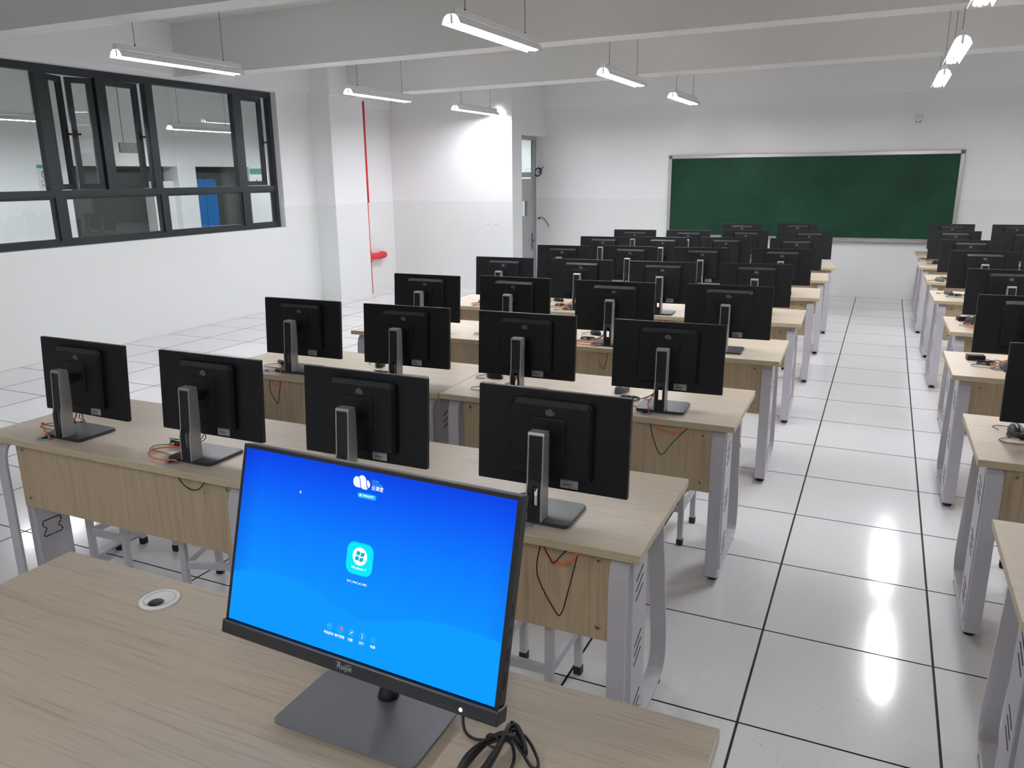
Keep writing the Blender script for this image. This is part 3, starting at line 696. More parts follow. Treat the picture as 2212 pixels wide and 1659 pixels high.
# ================================================================== STUDENT COMPUTERS
def tilt(y, z, zc=0.225, a=-0.07):
    return (y*cos(a)-(z-zc)*sin(a), zc+y*sin(a)+(z-zc)*cos(a))
TM = Matrix.Translation((0, 0, 0.225)) @ Matrix.Rotation(-0.07, 4, 'X') @ Matrix.Translation((0, 0, -0.225))
def cloud_pts(k):
    # three overlapping lobes of the emblem, unit width about 1.0
    if k == 0: base = [(-0.5, 0.0), (-0.49, 0.13), (-0.42, 0.25), (-0.31, 0.30), (-0.21, 0.26), (-0.15, 0.17), (-0.11, 0.02), (-0.08, -0.14), (-0.03, -0.26), (-0.18, -0.27), (-0.34, -0.25), (-0.45, -0.16)]
    elif k == 1: base = [(-0.19, 0.29), (-0.10, 0.38), (0.02, 0.40), (0.14, 0.35), (0.22, 0.24), (0.25, 0.10), (0.26, -0.04), (0.30, -0.17), (0.37, -0.25), (0.33, -0.30), (0.24, -0.32), (0.06, -0.30), (0.0, -0.24), (-0.04, -0.12), (-0.07, 0.04), (-0.11, 0.18)]
    else: base = [(0.29, 0.20), (0.36, 0.19), (0.45, 0.10), (0.49, -0.02), (0.47, -0.14), (0.42, -0.20), (0.36, -0.16), (0.31, -0.06), (0.29, 0.06)]
    return base[::-1]
def make_computer():
    root = empty('all_in_one_computer')
    hs = MB(); hs.bbox(-0.25, 0.25, 0.0, 0.021, 0.070, 0.380, 0.0035, 2, M=TM, smooth=False); shell = hs.build('housing', BLK, root)
    MB().box(-0.2465, 0.2465, 0.0205, 0.0222, 0.074, 0.377, M=TM).build('bezel', BLK2, root)
    MB().box(-0.238, 0.238, 0.0222, 0.0228, 0.100, 0.370, M=TM).build('screen', mat('switched_off_screen', (0.006, 0.006, 0.008), 0.12), root)
    # raised rear cover with chamfered rim
    outer = [(-0.128, 0.110), (0.140, 0.110), (0.140, 0.352), (-0.128, 0.352)]
    inner = [(-0.121, 0.118), (0.133, 0.118), (0.133, 0.336), (-0.121, 0.336)]
    def rnd(q, r_):
        out = []
        for i, (x, z) in enumerate(q):
            cxx = x+(r_ if i in (0, 3) else -r_); czz = z+(r_ if i in (0, 1) else -r_)
            a0 = {0: 180, 1: 270, 2: 0, 3: 90}[i]
            for j in range(4): t_ = R(a0+30*j); out.append((cxx+r_*cos(t_), czz+r_*sin(t_)))
        return out
    O, I = rnd(outer, 0.012), rnd(inner, 0.008); n_ = len(O); rc = MB()
    vs = [(x, 0.001, z) for x, z in O]+[(x, -0.016, z) for x, z in O]+[(x, -0.029, z) for x, z in I]
    fs = [(i, n_+i, n_+(i+1) % n_, (i+1) % n_) for i in range(n_)]+[(n_+i, 2*n_+i, 2*n_+(i+1) % n_, n_+(i+1) % n_) for i in range(n_)]+[tuple(range(2*n_, 3*n_))]
    rc.add(vs, fs, M=TM); rear = rc.build('rear_cover', BLK, root)
    # vent: bright thin fins standing in a dark band along the top chamfer
    vg = MB()
    # chamfer from (y -.016,z .352) to (y -.029,z .336)
    vg.add([(-0.112, -0.0167, 0.3525), (0.124, -0.0167, 0.3525), (0.124, -0.0297, 0.3365), (-0.112, -0.0297, 0.3365)], [(0, 3, 2, 1)], 1, M=TM)
    for k in range(48):
        x = -0.110+k*0.00495
        vg.add([(x, -0.0172, 0.3530), (x+0.0016, -0.0172, 0.3530), (x+0.0016, -0.0302, 0.3370), (x, -0.0302, 0.3370), (x, -0.016, 0.352), (x+0.0016, -0.016, 0.352), (x+0.0016, -0.029, 0.336), (x, -0.029, 0.336)],
               [(0, 3, 2, 1), (1, 2, 6, 5), (0, 4, 7, 3), (0, 1, 5, 4), (3, 7, 6, 2)], 0, M=TM)
    vg.build('vent_grille', [mat('grille_grey', (0.075, 0.077, 0.08), 0.4), DARKSLOT], rear)['kind'] = 'stuff'
    em = MB()
    for k in range(3):
        pts = [(0.006+x*0.030, 0.316+z*0.030) for x, z in cloud_pts(k)]
        em.slab(pts[::-1], 'y', -0.0296, -0.0290, M=TM)
    em.build('cloud_emblem', EMBL, rear)
    MB().bbox(-0.056, 0.060, -0.034, -0.028, 0.180, 0.300, 0.003, 2, M=TM).build('mounting_plate', BLK, root)
    lb = MB(); lb.box(0.036, 0.094, -0.0008, 0.0004, 0.078, 0.117, 0, M=TM)
    for k, (x0, x1, z) in enumerate(((0.040, 0.060, 0.112), (0.040, 0.056, 0.107), (0.040, 0.058, 0.102), (0.040, 0.060, 0.097), (0.070, 0.090, 0.1135), (0.044, 0.072, 0.091), (0.044, 0.070, 0.0885), (0.040, 0.075, 0.084), (0.064, 0.072, 0.0805), (0.084, 0.090, 0.107))):
        hh = 0.0025 if k == 5 else (0.003 if k == 9 else 0.0010)
        lb.box(x0, x1, -0.0012, -0.0008, z-hh/2, z+hh/2, 1, M=TM)
    lb.build('rating_label', [LABEL, LABELINK], root)
    # stand column: side profile (y,z), black front plate inset between silver cheeks
    F = [(-0.139, 0.012), (-0.136, 0.10), (-0.127, 0.137), (-0.116, 0.275)]
    Bk = [(-0.086, 0.012), (-0.084, 0.10), (-0.080, 0.137), (-0.076, 0.268)]
    prof = F+[(-0.112, 0.282), (-0.080, 0.282)]+Bk[::-1]
    sl = MB()
    for a, b_ in ((-0.026, -0.0215), (0.0215, 0.026)): sl.slab(prof, 'x', a, b_)
    sl.slab([F[-1], (-0.112, 0.282), (-0.080, 0.282), Bk[-1], (-0.080, 0.270), (-0.112, 0.270)], 'x', -0.0215, 0.0215)
    sl.build('silver_trim', SILV, root)
    ck = MB()
    def sheet(z0, z1, x0, x1, off):
        def fy(z):
            for (ya, za), (yb, zb) in zip(F[:-1], F[1:]):
                if za <= z <= zb: return ya+(yb-ya)*(z-za)/(zb-za)
            return F[-1][0]
        zs = [z0]+[z for _, z in F if z0 < z < z1]+[z1]
        for a, b_ in zip(zs[:-1], zs[1:]):
            ya, yb = fy(a)+off, fy(b_)+off
            ck.add([(x0, ya, a), (x1, ya, a), (x1, yb, b_), (x0, yb, b_), (x0, ya+0.004, a), (x1, ya+0.004, a), (x1, yb+0.004, b_), (x0, yb+0.004, b_)],
                   [(0, 1, 2, 3), (4, 7, 6, 5), (0, 4, 5, 1), (3, 2, 6, 7), (0, 3, 7, 4), (1, 5, 6, 2)])
    for off, h0, h1 in ((0.002, 0.060, 0.118), (0.040, 0.030, 0.100)):
        sheet(0.012, h0, -0.0214, 0.0214, off); sheet(h1, 0.270, -0.0214, 0.0214, off)
        xl, xr_ = (-0.006, 0.011) if off < 0.01 else (-0.016, 0.018)
        sheet(h0, h1, -0.0214, xl, off); sheet(h0, h1, xr_, 0.0214, off)
    ck.build('stand_column', BLK2, root)
    MB().bbox(-0.020, 0.020, -0.082, -0.033, 0.222, 0.256, 0.004).build('tilt_hinge', BLK2, root)
    bs = MB(); q = rnd([(-0.107, -0.134), (0.107, -0.134), (0.107, 0.045), (-0.107, 0.045)], 0.016)
    qi = rnd([(-0.104, -0.131), (0.104, -0.131), (0.104, 0.042), (-0.104, 0.042)], 0.014); n_ = len(q)
    vs = [(x, y, 0.0015) for x, y in q]+[(x, y, 0.009) for x, y in q]+[(x, y, 0.012) for x, y in qi]
    fs = [(i, (i+1) % n_, n_+(i+1) % n_, n_+i) for i in range(n_)]+[(n_+i, n_+(i+1) % n_, 2*n_+(i+1) % n_, 2*n_+i) for i in range(n_)]+[tuple(range(2*n_, 3*n_)), tuple(range(n_))[::-1]]
    bs.add(vs, fs); bs.build('stand_base', BASEM, root)
    ftm = MB()
    for x in (-0.09, 0.09):
        for y in (-0.115, 0.03): ftm.cyl((x, y, 0.0), (x, y, 0.002), 0.008, 8)
    ftm.build('foot_pads', RUBBER, root)
    return root
PC = make_computer(); proto_index(PC)
# (row, index, block): centre of back plane from the photograph, rotation
TOPS = {1: [(-2.655, -.226, -.02), (-1.965, -.222, .005), (-1.271, -.212, 0), (-.588, -.192, 0)],
        2: [(-2.542, 1.017, .02), (-1.890, 1.031, .05), (-1.226, 1.052, .04), (-.543, 1.070, .06)],
        3: [(-2.467, 2.200, .02), (-1.858, 2.287, 0), (-1.187, 2.303, .06), (-.511, 2.370, .06)],
        4: [(-2.467, 3.412, .03), (-1.831, 3.476, .06), (-1.197, 3.505, .09), (-.533, 3.600, .10)],
        5: [(-2.421, 4.583, .05), (-1.804, 4.70, .07), (-1.162, 4.759, .09), (-.503, 4.857, .10)],
        6: [(-2.408, 5.727, .07), (-1.800, 5.849, .10), (-1.177, 5.977, .10), (-.501, 6.035, .10)],
        7: [(-2.393, 6.853, .09), (-1.776, 6.920, .10), (-1.157, 7.098, .10), (-.480, 7.158, .10)],
        8: [(-1.400, 8.328, .07), (-.740, 8.553, .07)]}
RT = {2: (1.010, 1.135), 3: (1.018, 2.48), 4: (1.065, 3.77), 5: (1.040, 5.15), 6: (1.027, 6.31), 7: (0.985, 7.60), 8: (1.027, 8.88)}
comps = []
for r_, l in TOPS.items():
    for k, (x, y, a) in enumerate(l): comps.append((r_, k+1, 'left', x, y, a, len(l)))
for r_, (x, y) in RT.items():
    comps.append((r_, 1, 'right', x, y, 0.05, 2)); comps.append((r_, 2, 'right', x+0.685, y+0.04, 0.05, 2))
POS4 = {1: 'leftmost', 2: 'second from left', 3: 'third from left', 4: 'aisle end one'}
first = True; CP = {}
for r_, k, blk, x, y, a, n_ in comps:
    o = PC if first else copy_tree(PC); first = False
    o.location = (x, y, HD); o.rotation_euler = (0, 0, a*0.8)
    if blk == 'left':
        pos = POS4[k] if n_ == 4 else ('left one', 'right one')[k-1]
        lab = 'black all-in-one computer on the left block, %s row, %s' % (ORD[r_], pos)
    else: lab = 'black all-in-one computer across the aisle, %s row, %s' % (ORD[r_], ('nearest the aisle', 'second from the aisle')[k-1])
    tag(o, lab, 'computer', 'all-in-one computers on the desks'); CP[(blk, r_, k)] = (x, y, a*0.8)

# ------------------------------------------------------------------ cables per workplace
def plug_cable_mesh(var):
    """orange network cable from the back of the computer down to the grommet; local to the computer"""
    rnd_ = random.Random(var); gx, gy = -0.030, -0.152
    if var == 0: P = [(-0.030, -0.035, 0.090), (-0.045, -0.045, 0.055), (-0.062, -0.07, 0.022), (-0.050, -0.115, 0.018), (-0.043, -0.140, 0.022), (gx-0.010, gy, 0.020), (gx-0.010, gy, 0.004)]
    elif var == 1: P = [(-0.032, -0.030, 0.085), (-0.06, -0.025, 0.045), (-0.11, -0.02, 0.012), (-0.18, -0.04, 0.008), (-0.225, -0.09, 0.008), (-0.20, -0.135, 0.008), (-0.13, -0.165, 0.009), (-0.07, -0.165, 0.012), (gx-0.010, gy-0.002, 0.012), (gx-0.008, gy, 0.004)]
    elif var == 2: P = [(-0.030, -0.030, 0.080), (-0.06, -0.02, 0.05), (-0.12, -0.01, 0.02), (-0.155, -0.04, 0.008), (-0.15, -0.09, 0.030), (-0.11, -0.13, 0.055), (-0.07, -0.15, 0.035), (gx-0.008, gy, 0.004)]
    else: P = [(-0.030, -0.035, 0.088), (-0.040, -0.055, 0.05), (-0.046, -0.09, 0.03), (-0.044, -0.125, 0.035), (gx-0.010, gy+0.005, 0.030), (gx-0.010, gy, 0.004)]
    return MB().tube(smooth_path(P, 6), 0.0030, 6).mesh('network_cable', ORANGE)
def bundle_mesh(var):
    rnd_ = random.Random(10+var); s = MB()
    cx, cy = (-0.17, 0.02) if var != 1 else (-0.19, 0.0)
    ang = rnd_.uniform(-0.5, 0.5)
    for k in range(5):
        a_, b_ = 0.042+0.006*rnd_.random(), 0.014+0.008*rnd_.random(); z = 0.004+0.0035*k
        pts = []
        for j in range(12):
            t_ = 2*pi*j/12; x, y = a_*cos(t_), b_*sin(t_)*(1 if k % 2 else 0.7)
            pts.append((cx+x*cos(ang)-y*sin(ang)+0.003*rnd_.random(), cy+x*sin(ang)+y*cos(ang), z+0.006*max(0, sin(t_+k))))
        s.tube(smooth_path(pts, 2, True), 0.0016, 5, closed=True)
    s.tube(smooth_path([(cx-0.03, cy-0.01, 0.004), (cx-0.075, cy-0.045, 0.003), (cx-0.06, cy-0.085, 0.003), (cx-0.0, cy-0.09, 0.003), (cx+0.06, cy-0.10, 0.003), (-0.05, -0.145, 0.006), (-0.034, -0.150, 0.004)], 5), 0.0016, 5)
    s.tube(smooth_path([(cx+0.04, cy, 0.006), (cx+0.075, cy+0.02, 0.018), (-0.055, -0.005, 0.05), (-0.035, 0.0, 0.085)], 5), 0.0018, 5)
    s.tube(smooth_path([(cx+0.03, cy+0.012, 0.006), (cx+0.07, cy+0.03, 0.010), (-0.06, 0.015, 0.04), (-0.05, 0.008, 0.085)], 5), 0.0018, 5)
    s.cyl((cx+0.006, cy-0.02, 0.010), (cx+0.012, cy+0.02, 0.010), 0.010, 6)
    return s.mesh('cable_bundle', CABLE)
NETS = [plug_cable_mesh(k) for k in range(4)]; BUNS = [bundle_mesh(k) for k in range(4)]
bd = bmesh.new(); bmesh.ops.create_uvsphere(bd, u_segments=16, v_segments=10, radius=1)
for v in bd.verts:
    v.co = Vector((v.co.x*0.029*(1-0.12*max(0, v.co.y)), v.co.y*0.053, max(-0.15, v.co.z)*0.034+0.0055))
MOUSE = MB().addbm(bd, smooth=True).mesh('mouse', BLK2)
MOUSEG = MOUSE.copy(); MOUSEG.materials.clear(); MOUSEG.materials.append(mat('glossy_grey_plastic', (0.10, 0.105, 0.11), 0.18))
wh = MB().cyl((-0.003, -0.028, 0.034), (0.003, -0.028, 0.034), 0.006, 10).mesh('scroll_wheel', GREYP)
cm = MB().tube(smooth_path([(0, -0.052, 0.008), (0.01, -0.075, 0.003), (0.045, -0.085, 0.002), (0.07, -0.06, 0.002), (0.055, -0.02, 0.002)], 5), 0.0016, 5).mesh('cord', CABLE)
vari = {('left', 1, 1): 2, ('left', 1, 2): 1, ('left', 1, 3): 3, ('left', 1, 4): 0, ('left', 2, 1): 3, ('left', 2, 2): 0, ('left', 2, 3): 3, ('left', 2, 4): 0, ('left', 3, 3): 1, ('right', 3, 1): 2}
def place(me, name, key, lab, cat, grp, dz=0.0012):
    x, y, a = CP[key]; o = obj(name, me, None, (x, y, HD+dz), a); tag(o, lab, cat, grp); return o
def where(blk, r_, k):
    if blk == 'left': return '%s row of the left block, %s' % (ORD[r_], POS4[k] if r_ != 8 else ('left one', 'right one')[k-1])
    return '%s row across the aisle, %s' % (ORD[r_], ('nearest the aisle', 'second seat')[k-1])
for (blk, r_, k), v in CP.items():
    if r_ > 6: continue
    va = vari.get((blk, r_, k), (r_*3+k) % 4)
    place(NETS[va], 'network_cable', (blk, r_, k), 'orange network cable, %s' % where(blk, r_, k), 'cable', 'orange network cables')
    place(BUNS[(r_+k) % 4 if (blk, r_, k) != ('left', 1, 2) else 1], 'cable_bundle', (blk, r_, k), 'tied black cable bundle, %s' % where(blk, r_, k), 'cable', 'black cable bundles')
mice = [(('left', 2, 2), -2.181, 1.215, 0.5, 0), (('left', 2, 3), -1.479, 1.225, 1.3, 0), (('left', 2, 4), -0.79, 1.21, -0.3, 1), (('left', 3, 3), -1.367, 2.50, 0.9, 0), (('left', 4, 2), -2.116, 3.73, 1.2, 0),
        (('right', 2, 1), 0.835, 1.22, 0.1, 0), (('right', 3, 1), 0.956, 2.43, 1.4, 1), (('right', 4, 1), 0.90, 3.90, 1.5, 1), (('right', 5, 1), 0.825, 5.26, 0.5, 1), (('right', 6, 1), 0.801, 6.15, 0.8, 1), (('right', 7, 1), 0.838, 7.78, 0.5, 0),
        (('left', 3, 2), -2.05, 2.47, 0.8, 0), (('left', 1, 3), -1.49, -0.03, 1.0, 0)]
for key, x, y, a, gl_ in mice:
    rt = empty('computer_mouse', (x, y, HD+0.001), a+pi)
    tag(rt, '%s computer mouse, %s' % ('shiny grey' if gl_ else 'black', where(*key)), 'mouse', 'computer mice on the desks')
    obj('body', MOUSEG if gl_ else MOUSE, rt); obj('scroll_wheel', wh, rt); obj('cord', cm, rt)
# power adapters lying on two right hand desks
for k, (x, y, a, m_, lab) in enumerate(((0.806, 2.60, 0.1, BLK2, 'black power adapter by the left corner, third row across aisle'), (0.845, 3.93, 0.2, WHITEP, 'white topped power adapter on the fourth desk across the aisle'))):
    rt = empty('power_adapter', (x, y, HD), a); tag(rt, lab, 'adapter')
    MB().bbox(-0.045, 0.045, -0.028, 0.028, 0.0, 0.030, 0.004, 2).build('case', BLK2, rt)
    if k: MB().bbox(-0.02, 0.02, -0.02, 0.02, 0.030, 0.034, 0.001).build('top_sticker', m_, rt)
    else: MB().box(-0.02, 0.02, -0.012, 0.012, 0.030, 0.0305).build('top_sticker', EMBL, rt)
    MB().tube(smooth_path([(0.045, 0, 0.012), (0.075, -0.01, 0.004), (0.11, 0.01, 0.003), (0.14, -0.02, 0.003), (0.17, -0.03, 0.003)], 5), 0.002, 5).build('lead', CABLE, rt)

# ------------------------------------------------------------------ cables hanging in front of the modesty panels
def hang(name, P, r_, m_, label): 
    o = MB().tube(smooth_path(P, 6), r_, 6).build(name, m_); tag(o, label, 'cable', 'cables hanging under the desk fronts'); return o
zt = HD-0.028
def loops(x, y, s, txt, orange=True, vee=True):
    """x,y of the grommet on the panel face; s scale"""
    if vee: hang('hanging_cable', [(x, y, zt), (x-0.010*s, y, zt-0.10*s), (x+0.045*s, y, zt-0.205*s), (x+0.066*s, y, zt-0.212*s), (x+0.086*s, y, zt-0.14*s), (x+0.118*s, y, zt)], 0.0021, CABLE, 'black cable loop hanging under the desk front, %s' % txt)
    if orange: hang('hanging_cable', [(x+0.008, y, zt), (x+0.025*s, y, zt-0.034*s), (x+0.060*s, y, zt-0.050*s), (x+0.095*s, y, zt-0.034*s), (x+0.120*s, y, zt)], 0.0034, ORANGE, 'orange cable sagging under the desk front, %s' % txt)
loops(-0.540, -0.389, 1.0, 'first row at the aisle end')
hang('hanging_cable', [(-0.530, -0.393, zt), (-0.512, -0.393, zt-0.030), (-0.497, -0.393, zt-0.050), (-0.478, -0.393, zt-0.026), (-0.455, -0.393, zt)], 0.0020, CABLE, 'short black cable crossing behind the orange one, first row')
hang('hanging_cable', [(-1.985, -0.397, zt+0.01), (-1.965, -0.397, zt-0.030), (-1.925, -0.397, zt-0.052), (-1.88, -0.397, zt-0.045), (-1.84, -0.397, zt-0.005)], 0.0024, CABLE, 'short black arc of cable under the desk front, first row left half')
hang('hanging_cable', [(-0.557, 0.872, zt), (-0.540, 0.872, zt-0.07), (-0.505, 0.872, zt-0.138), (-0.455, 0.872, zt-0.075), (-0.392, 0.872, zt)], 0.0020, CABLE, 'black cable hanging in a V under the second row aisle end')
hang('hanging_cable', [(-0.541, 0.875, zt), (-0.515, 0.875, zt-0.022), (-0.47, 0.875, zt-0.032), (-0.42, 0.875, zt-0.02), (-0.39, 0.875, zt)], 0.0032, ORANGE, 'orange cable sagging under the second row aisle end')
loops(-2.62, 0.822, 0.6, 'second row window end')
loops(-1.24, 2.185, 0.55, 'third row middle'); loops(-0.49, 2.218, 0.9, 'third row aisle end')
loops(-0.50, 3.445, 0.6, 'fourth row aisle end'); loops(-1.17, 3.40, 0.5, 'fourth row middle')
loops(0.98, 0.885, 0.8, 'second desk across the aisle'); loops(0.99, 2.250, 0.9, 'third desk across the aisle'); loops(1.03, 3.525, 0.5, 'fourth desk across the aisle')

# ------------------------------------------------------------------ stools
def make_stool():
    root = empty('stool')
    MB().bbox(-0.17, 0.17, -0.13, 0.13, 0.42, 0.445, 0.004).build('seat', TOPW, root)
    for sx in (-1, 1):
        for sy in (-1, 1):
            s = MB(); s.box(sx*0.108-0.0125+0.0, sx*0.108+0.0125, sy*0.138-0.0125, sy*0.138+0.0125, 0.020, 0.42)
            l_ = s.build('leg', STEEL, root)
            MB().bbox(sx*0.108-0.0145, sx*0.108+0.0145, sy*0.138-0.0145, sy*0.138+0.0145, 0.0, 0.032, 0.001).build('end_cap', RUBBER, l_)
    for sy in (-1, 1): MB().box(-0.0955, 0.0955, sy*0.138-0.009, sy*0.138+0.009, 0.170, 0.200).build('stretcher', STEEL, root)
    for sx in (-1, 1): MB().box(sx*0.108-0.009, sx*0.108+0.009, -0.1255, 0.1255, 0.170, 0.200).build('stretcher', STEEL, root)
    MB().box(-0.0955, 0.0955, 0.1255, 0.1505, 0.39, 0.42).box(-0.0955, 0.0955, -0.1505, -0.1255, 0.39, 0.42).build('apron', STEEL, root)
    return root
ST = make_stool(); proto_index(ST)
stools = [(-2.805, 0.02, R(2), 'grey steel stool under the first row, nearest the window'), (-2.19, -0.02, R(18), 'grey steel stool under the first row, second from the window'),
          (-1.30, -0.02, R(5), 'grey steel stool under the first row, third from the window'), (-0.68, -0.10, 0, 'grey steel stool under the first row, aisle end'),
          (-0.585, 1.345, 0, 'grey steel stool under the second row, aisle end'), (-0.56, 2.62, 0.02, 'grey steel stool under the third row, aisle end'), (-0.55, 3.92, 0.04, 'grey steel stool under the fourth row, aisle end'),
          (-0.55, 5.25, 0.0, 'grey steel stool under the fifth row, aisle end'),
          (1.03, 1.43, 0, 'grey steel stool under the second desk across the aisle'), (1.02, 2.76, 0, 'grey steel stool under the third desk across the aisle'), (1.05, 4.02, 0, 'grey steel stool under the fourth desk across the aisle'), (1.06, 5.45, 0, 'grey steel stool under the fifth desk across the aisle')]
for i, (x, y, a, lab) in enumerate(stools):
    o = ST if i == 0 else copy_tree(ST); o.location = (x, y, 0); o.rotation_euler = (0, 0, a); tag(o, lab, 'stool', 'steel stools under the desks')

# ================================================================== TEACHER'S DESK
HT = 0.88
td = empty('teacher_desk', (-0.66, -1.52, 0)); tag(td, 'large pale oak teacher desk in the foreground holding the lit monitor', 'desk')
TP = Vector((-0.66, -1.52, 0))
def tpart(name, mb, m_, parent=None):
    o = mb.build(name, m_, parent or td)
    return o
t1 = MB(); t1.bbox(-0.782, 0.779, -0.36, 0.325, HT-0.027, HT, 0.0016)
o = tpart('tabletop', t1, [TEAW, mat('pale_edge_band', (0.60, 0.55, 0.45), 0.45)])
for p in o.data.polygons:
    if abs(p.normal.z) < 0.9: p.material_index = 1
for s in (-1, 1): tpart('side_panel', MB().bbox(s*0.70-0.012, s*0.70+0.012, -0.30, 0.24, 0.02, HT-0.028, 0.001), PANW)
tpart('modesty_panel', MB().bbox(-0.686, 0.686, 0.19, 0.208, 0.25, HT-0.028, 0.001), PANW)
for s in (-1, 1):
    for y in (-0.26, 0.20): tpart('foot', MB().cyl((s*0.70, y, 0), (s*0.70, y, 0.021), 0.018, 12), RUBBER)
def tgrom(x, y, rot):
    g_ = MB(); g_.lathe([(0.0405, 0.0), (0.0415, 0.003), (0.040, 0.0042), (0.0325, 0.0042), (0.0318, 0.0030), (0.0, 0.0012)], (0, 0, 0), 40)
    root = obj('cable_grommet', g_.mesh('cable_grommet', WHITEP), td, (x+0.66, y+1.52, HT), rot)
    c_ = MB(); c_.lathe([(0.0, 0.0042), (0.015, 0.0040), (0.0165, 0.0022)], (0.004, -0.013, 0), 20); obj('cap_insert', c_.mesh('cap_insert', BLK2), root)
    l_ = MB(); l_.tube([(0.0322*cos(a*pi/20), 0.0322*sin(a*pi/20), 0.0042) for a in range(40)], 0.0006, 4, closed=True); obj('seam_ring', l_.mesh('seam_ring', GREYP), root)
    s_ = MB()
    for k in range(5): s_.box(-0.007+k*0.005, -0.0045+k*0.005, -0.021, -0.006, 0.0040, 0.0048)
    obj('brush_ribs', s_.mesh('brush_ribs', mat('dark_grey_rib', (0.05, 0.05, 0.05), 0.4)), root)
tgrom(-1.052, -1.276, 0.0); tgrom(-0.286, -1.262, 0.2)

# ------------------------------------------------------------------ teacher's monitor (lit screen)
def rotv(w_):
    w_ = Vector(w_); a = w_.length; return Matrix.Rotation(a, 4, w_/a)
TC = Vector((-0.41678, -1.41160, 1.16414))
MT = Matrix.Translation(TC) @ rotv((-0.272332, 0.00227177, -0.0558360))
tmn = empty('monitor', (-0.43, -1.40, HT)); tag(tmn, 'large monitor with a lit blue start screen on the teacher desk', 'monitor')
INV = Matrix.Translation(Vector((-0.43, -1.40, HT))).inverted()
def mpart(name, mb, m_, parent=None, local=False):
    """mb in panel-local coordinates (x right, y away from viewer, z up)"""
    me = mb if isinstance(mb, bpy.types.Mesh) else mb.mesh(name, m_)
    me.transform(INV if local else INV @ MT)
    o = obj(name, me, parent or tmn); return o
mpart('housing', MB().bbox(-0.2695, 0.2695, 0.001, 0.024, -0.150, 0.1555, 0.003, 2), BLK2)
mpart('bezel', MB().box(-0.2695, -0.2640, -0.0012, 0.0015, -0.150, 0.1550).box(0.2640, 0.2695, -0.0012, 0.0015, -0.150, 0.1550).box(-0.2640, 0.2640, -0.0012, 0.0015, 0.1490, 0.1550), BLK2)
mpart('chin', MB().bbox(-0.2735, 0.2735, -0.006, 0.024, -0.1745, -0.1505, 0.003, 2), mat('chin_black', (0.016, 0.017, 0.021), 0.38))
mpart('rear_cover', MB().bbox(-0.13, 0.13, 0.024, 0.052, -0.12, 0.11, 0.010, 2), BLK)
pj_ = MB()
for z0, z1 in ((-0.02, 0.0), (-0.045, -0.035), (-0.085, -0.065), (-0.125, -0.10)): pj_.box(0.2694, 0.2700, 0.008, 0.013, z0, z1)
mpart('side_ports', pj_, DARKSLOT)
# screen
SCR = bpy.data.materials.new('lit_screen'); SCR.use_nodes = True
t = SCR.node_tree; b = t.nodes['Principled BSDF']; b.inputs['Base Color'].default_value = (0.003, 0.003, 0.004, 1); b.inputs['Roughness'].default_value = 0.30; b.inputs['Specular IOR Level'].default_value = 0.04
N, L = t.nodes, t.links
tc = N.new('ShaderNodeUVMap'); sp = N.new('ShaderNodeSeparateXYZ'); L.new(tc.outputs[0], sp.inputs[0])
rp = N.new('ShaderNodeValToRGB'); e = rp.color_ramp.elements
e[0].position = 0.0; e[0].color = (*lin((0, 140, 255)), 1); e[1].position = 1.0; e[1].color = (*lin((0, 66, 232)), 1)
k = e.new(0.30); k.color = (*lin((0, 146, 255)), 1); k = e.new(0.62); k.color = (*lin((0, 122, 255)), 1); k = e.new(0.85); k.color = (*lin((0, 90, 250)), 1)
L.new(sp.outputs['Y'], rp.inputs[0])
rx = N.new('ShaderNodeValToRGB'); e = rx.color_ramp.elements; e[0].position = 0.0; e[0].color = (0.72, 0.72, 0.85, 1); e[1].position = 1.0; e[1].color = (0.85, 0.85, 0.95, 1)
k = e.new(0.08); k.color = (1, 1, 1, 1); k = e.new(0.94); k.color = (1, 1, 1, 1); L.new(sp.outputs['X'], rx.inputs[0])
mu = N.new('ShaderNodeMix'); mu.data_type = 'RGBA'; mu.blend_type = 'MULTIPLY'; mu.inputs['Factor'].default_value = 1
L.new(rp.outputs[0], mu.inputs['A']); L.new(rx.outputs[0], mu.inputs['B']); L.new(mu.outputs['Result'], b.inputs['Emission Color']); b.inputs['Emission Strength'].default_value = 0.77
sm = MB(); sm.box(-0.2636, 0.2636, -0.0008, 0.0012, -0.1483, 0.1483); sme = sm.mesh('screen', SCR)
uv = sme.uv_layers.new(name='UVMap')
for lp in sme.loops:
    c = sme.vertices[lp.vertex_index].co; uv.data[lp.index].uv = ((c.x+0.2636)/0.5272, (c.z+0.1483)/0.2966)
scr = mpart('screen', sme, None)
def em(name, rgb, s=1.0):
    if name in MATS: return MATS[name]
    m = bpy.data.materials.new(name); m.use_nodes = True; b = m.node_tree.nodes['Principled BSDF']
    b.inputs['Base Color'].default_value = (0.003, 0.003, 0.003, 1); b.inputs['Specular IOR Level'].default_value = 0.04
    b.inputs['Emission Color'].default_value = (*lin(rgb), 1); b.inputs['Emission Strength'].default_value = s*0.77; MATS[name] = m; return m
WH = em('screen_white', (240, 250, 255), 1.1); CY = em('screen_cyan', (0, 232, 250), 1.0); CY2 = em('screen_cyan_dim', (80, 205, 255), 0.9); PILL = em('screen_pill', (10, 178, 240), 1.0); RDT = em('screen_red', (232, 70, 110), 1.0)
WV1 = em('screen_wave_light', (0, 160, 255), 1.0); WV2 = em('screen_wave_mid', (0, 168, 255), 1.0); TQ = em('screen_turquoise', (0, 205, 225), 1.0)
lay = [0]
def flat(name, pts, m_, y=-0.0012, rev=True):
    me = bpy.data.meshes.new(name); me.from_pydata([(x, y, z) for x, z in pts], [], [tuple(range(len(pts)))]); me.materials.append(m_); me.update()
    return mpart(name, me, None, scr)
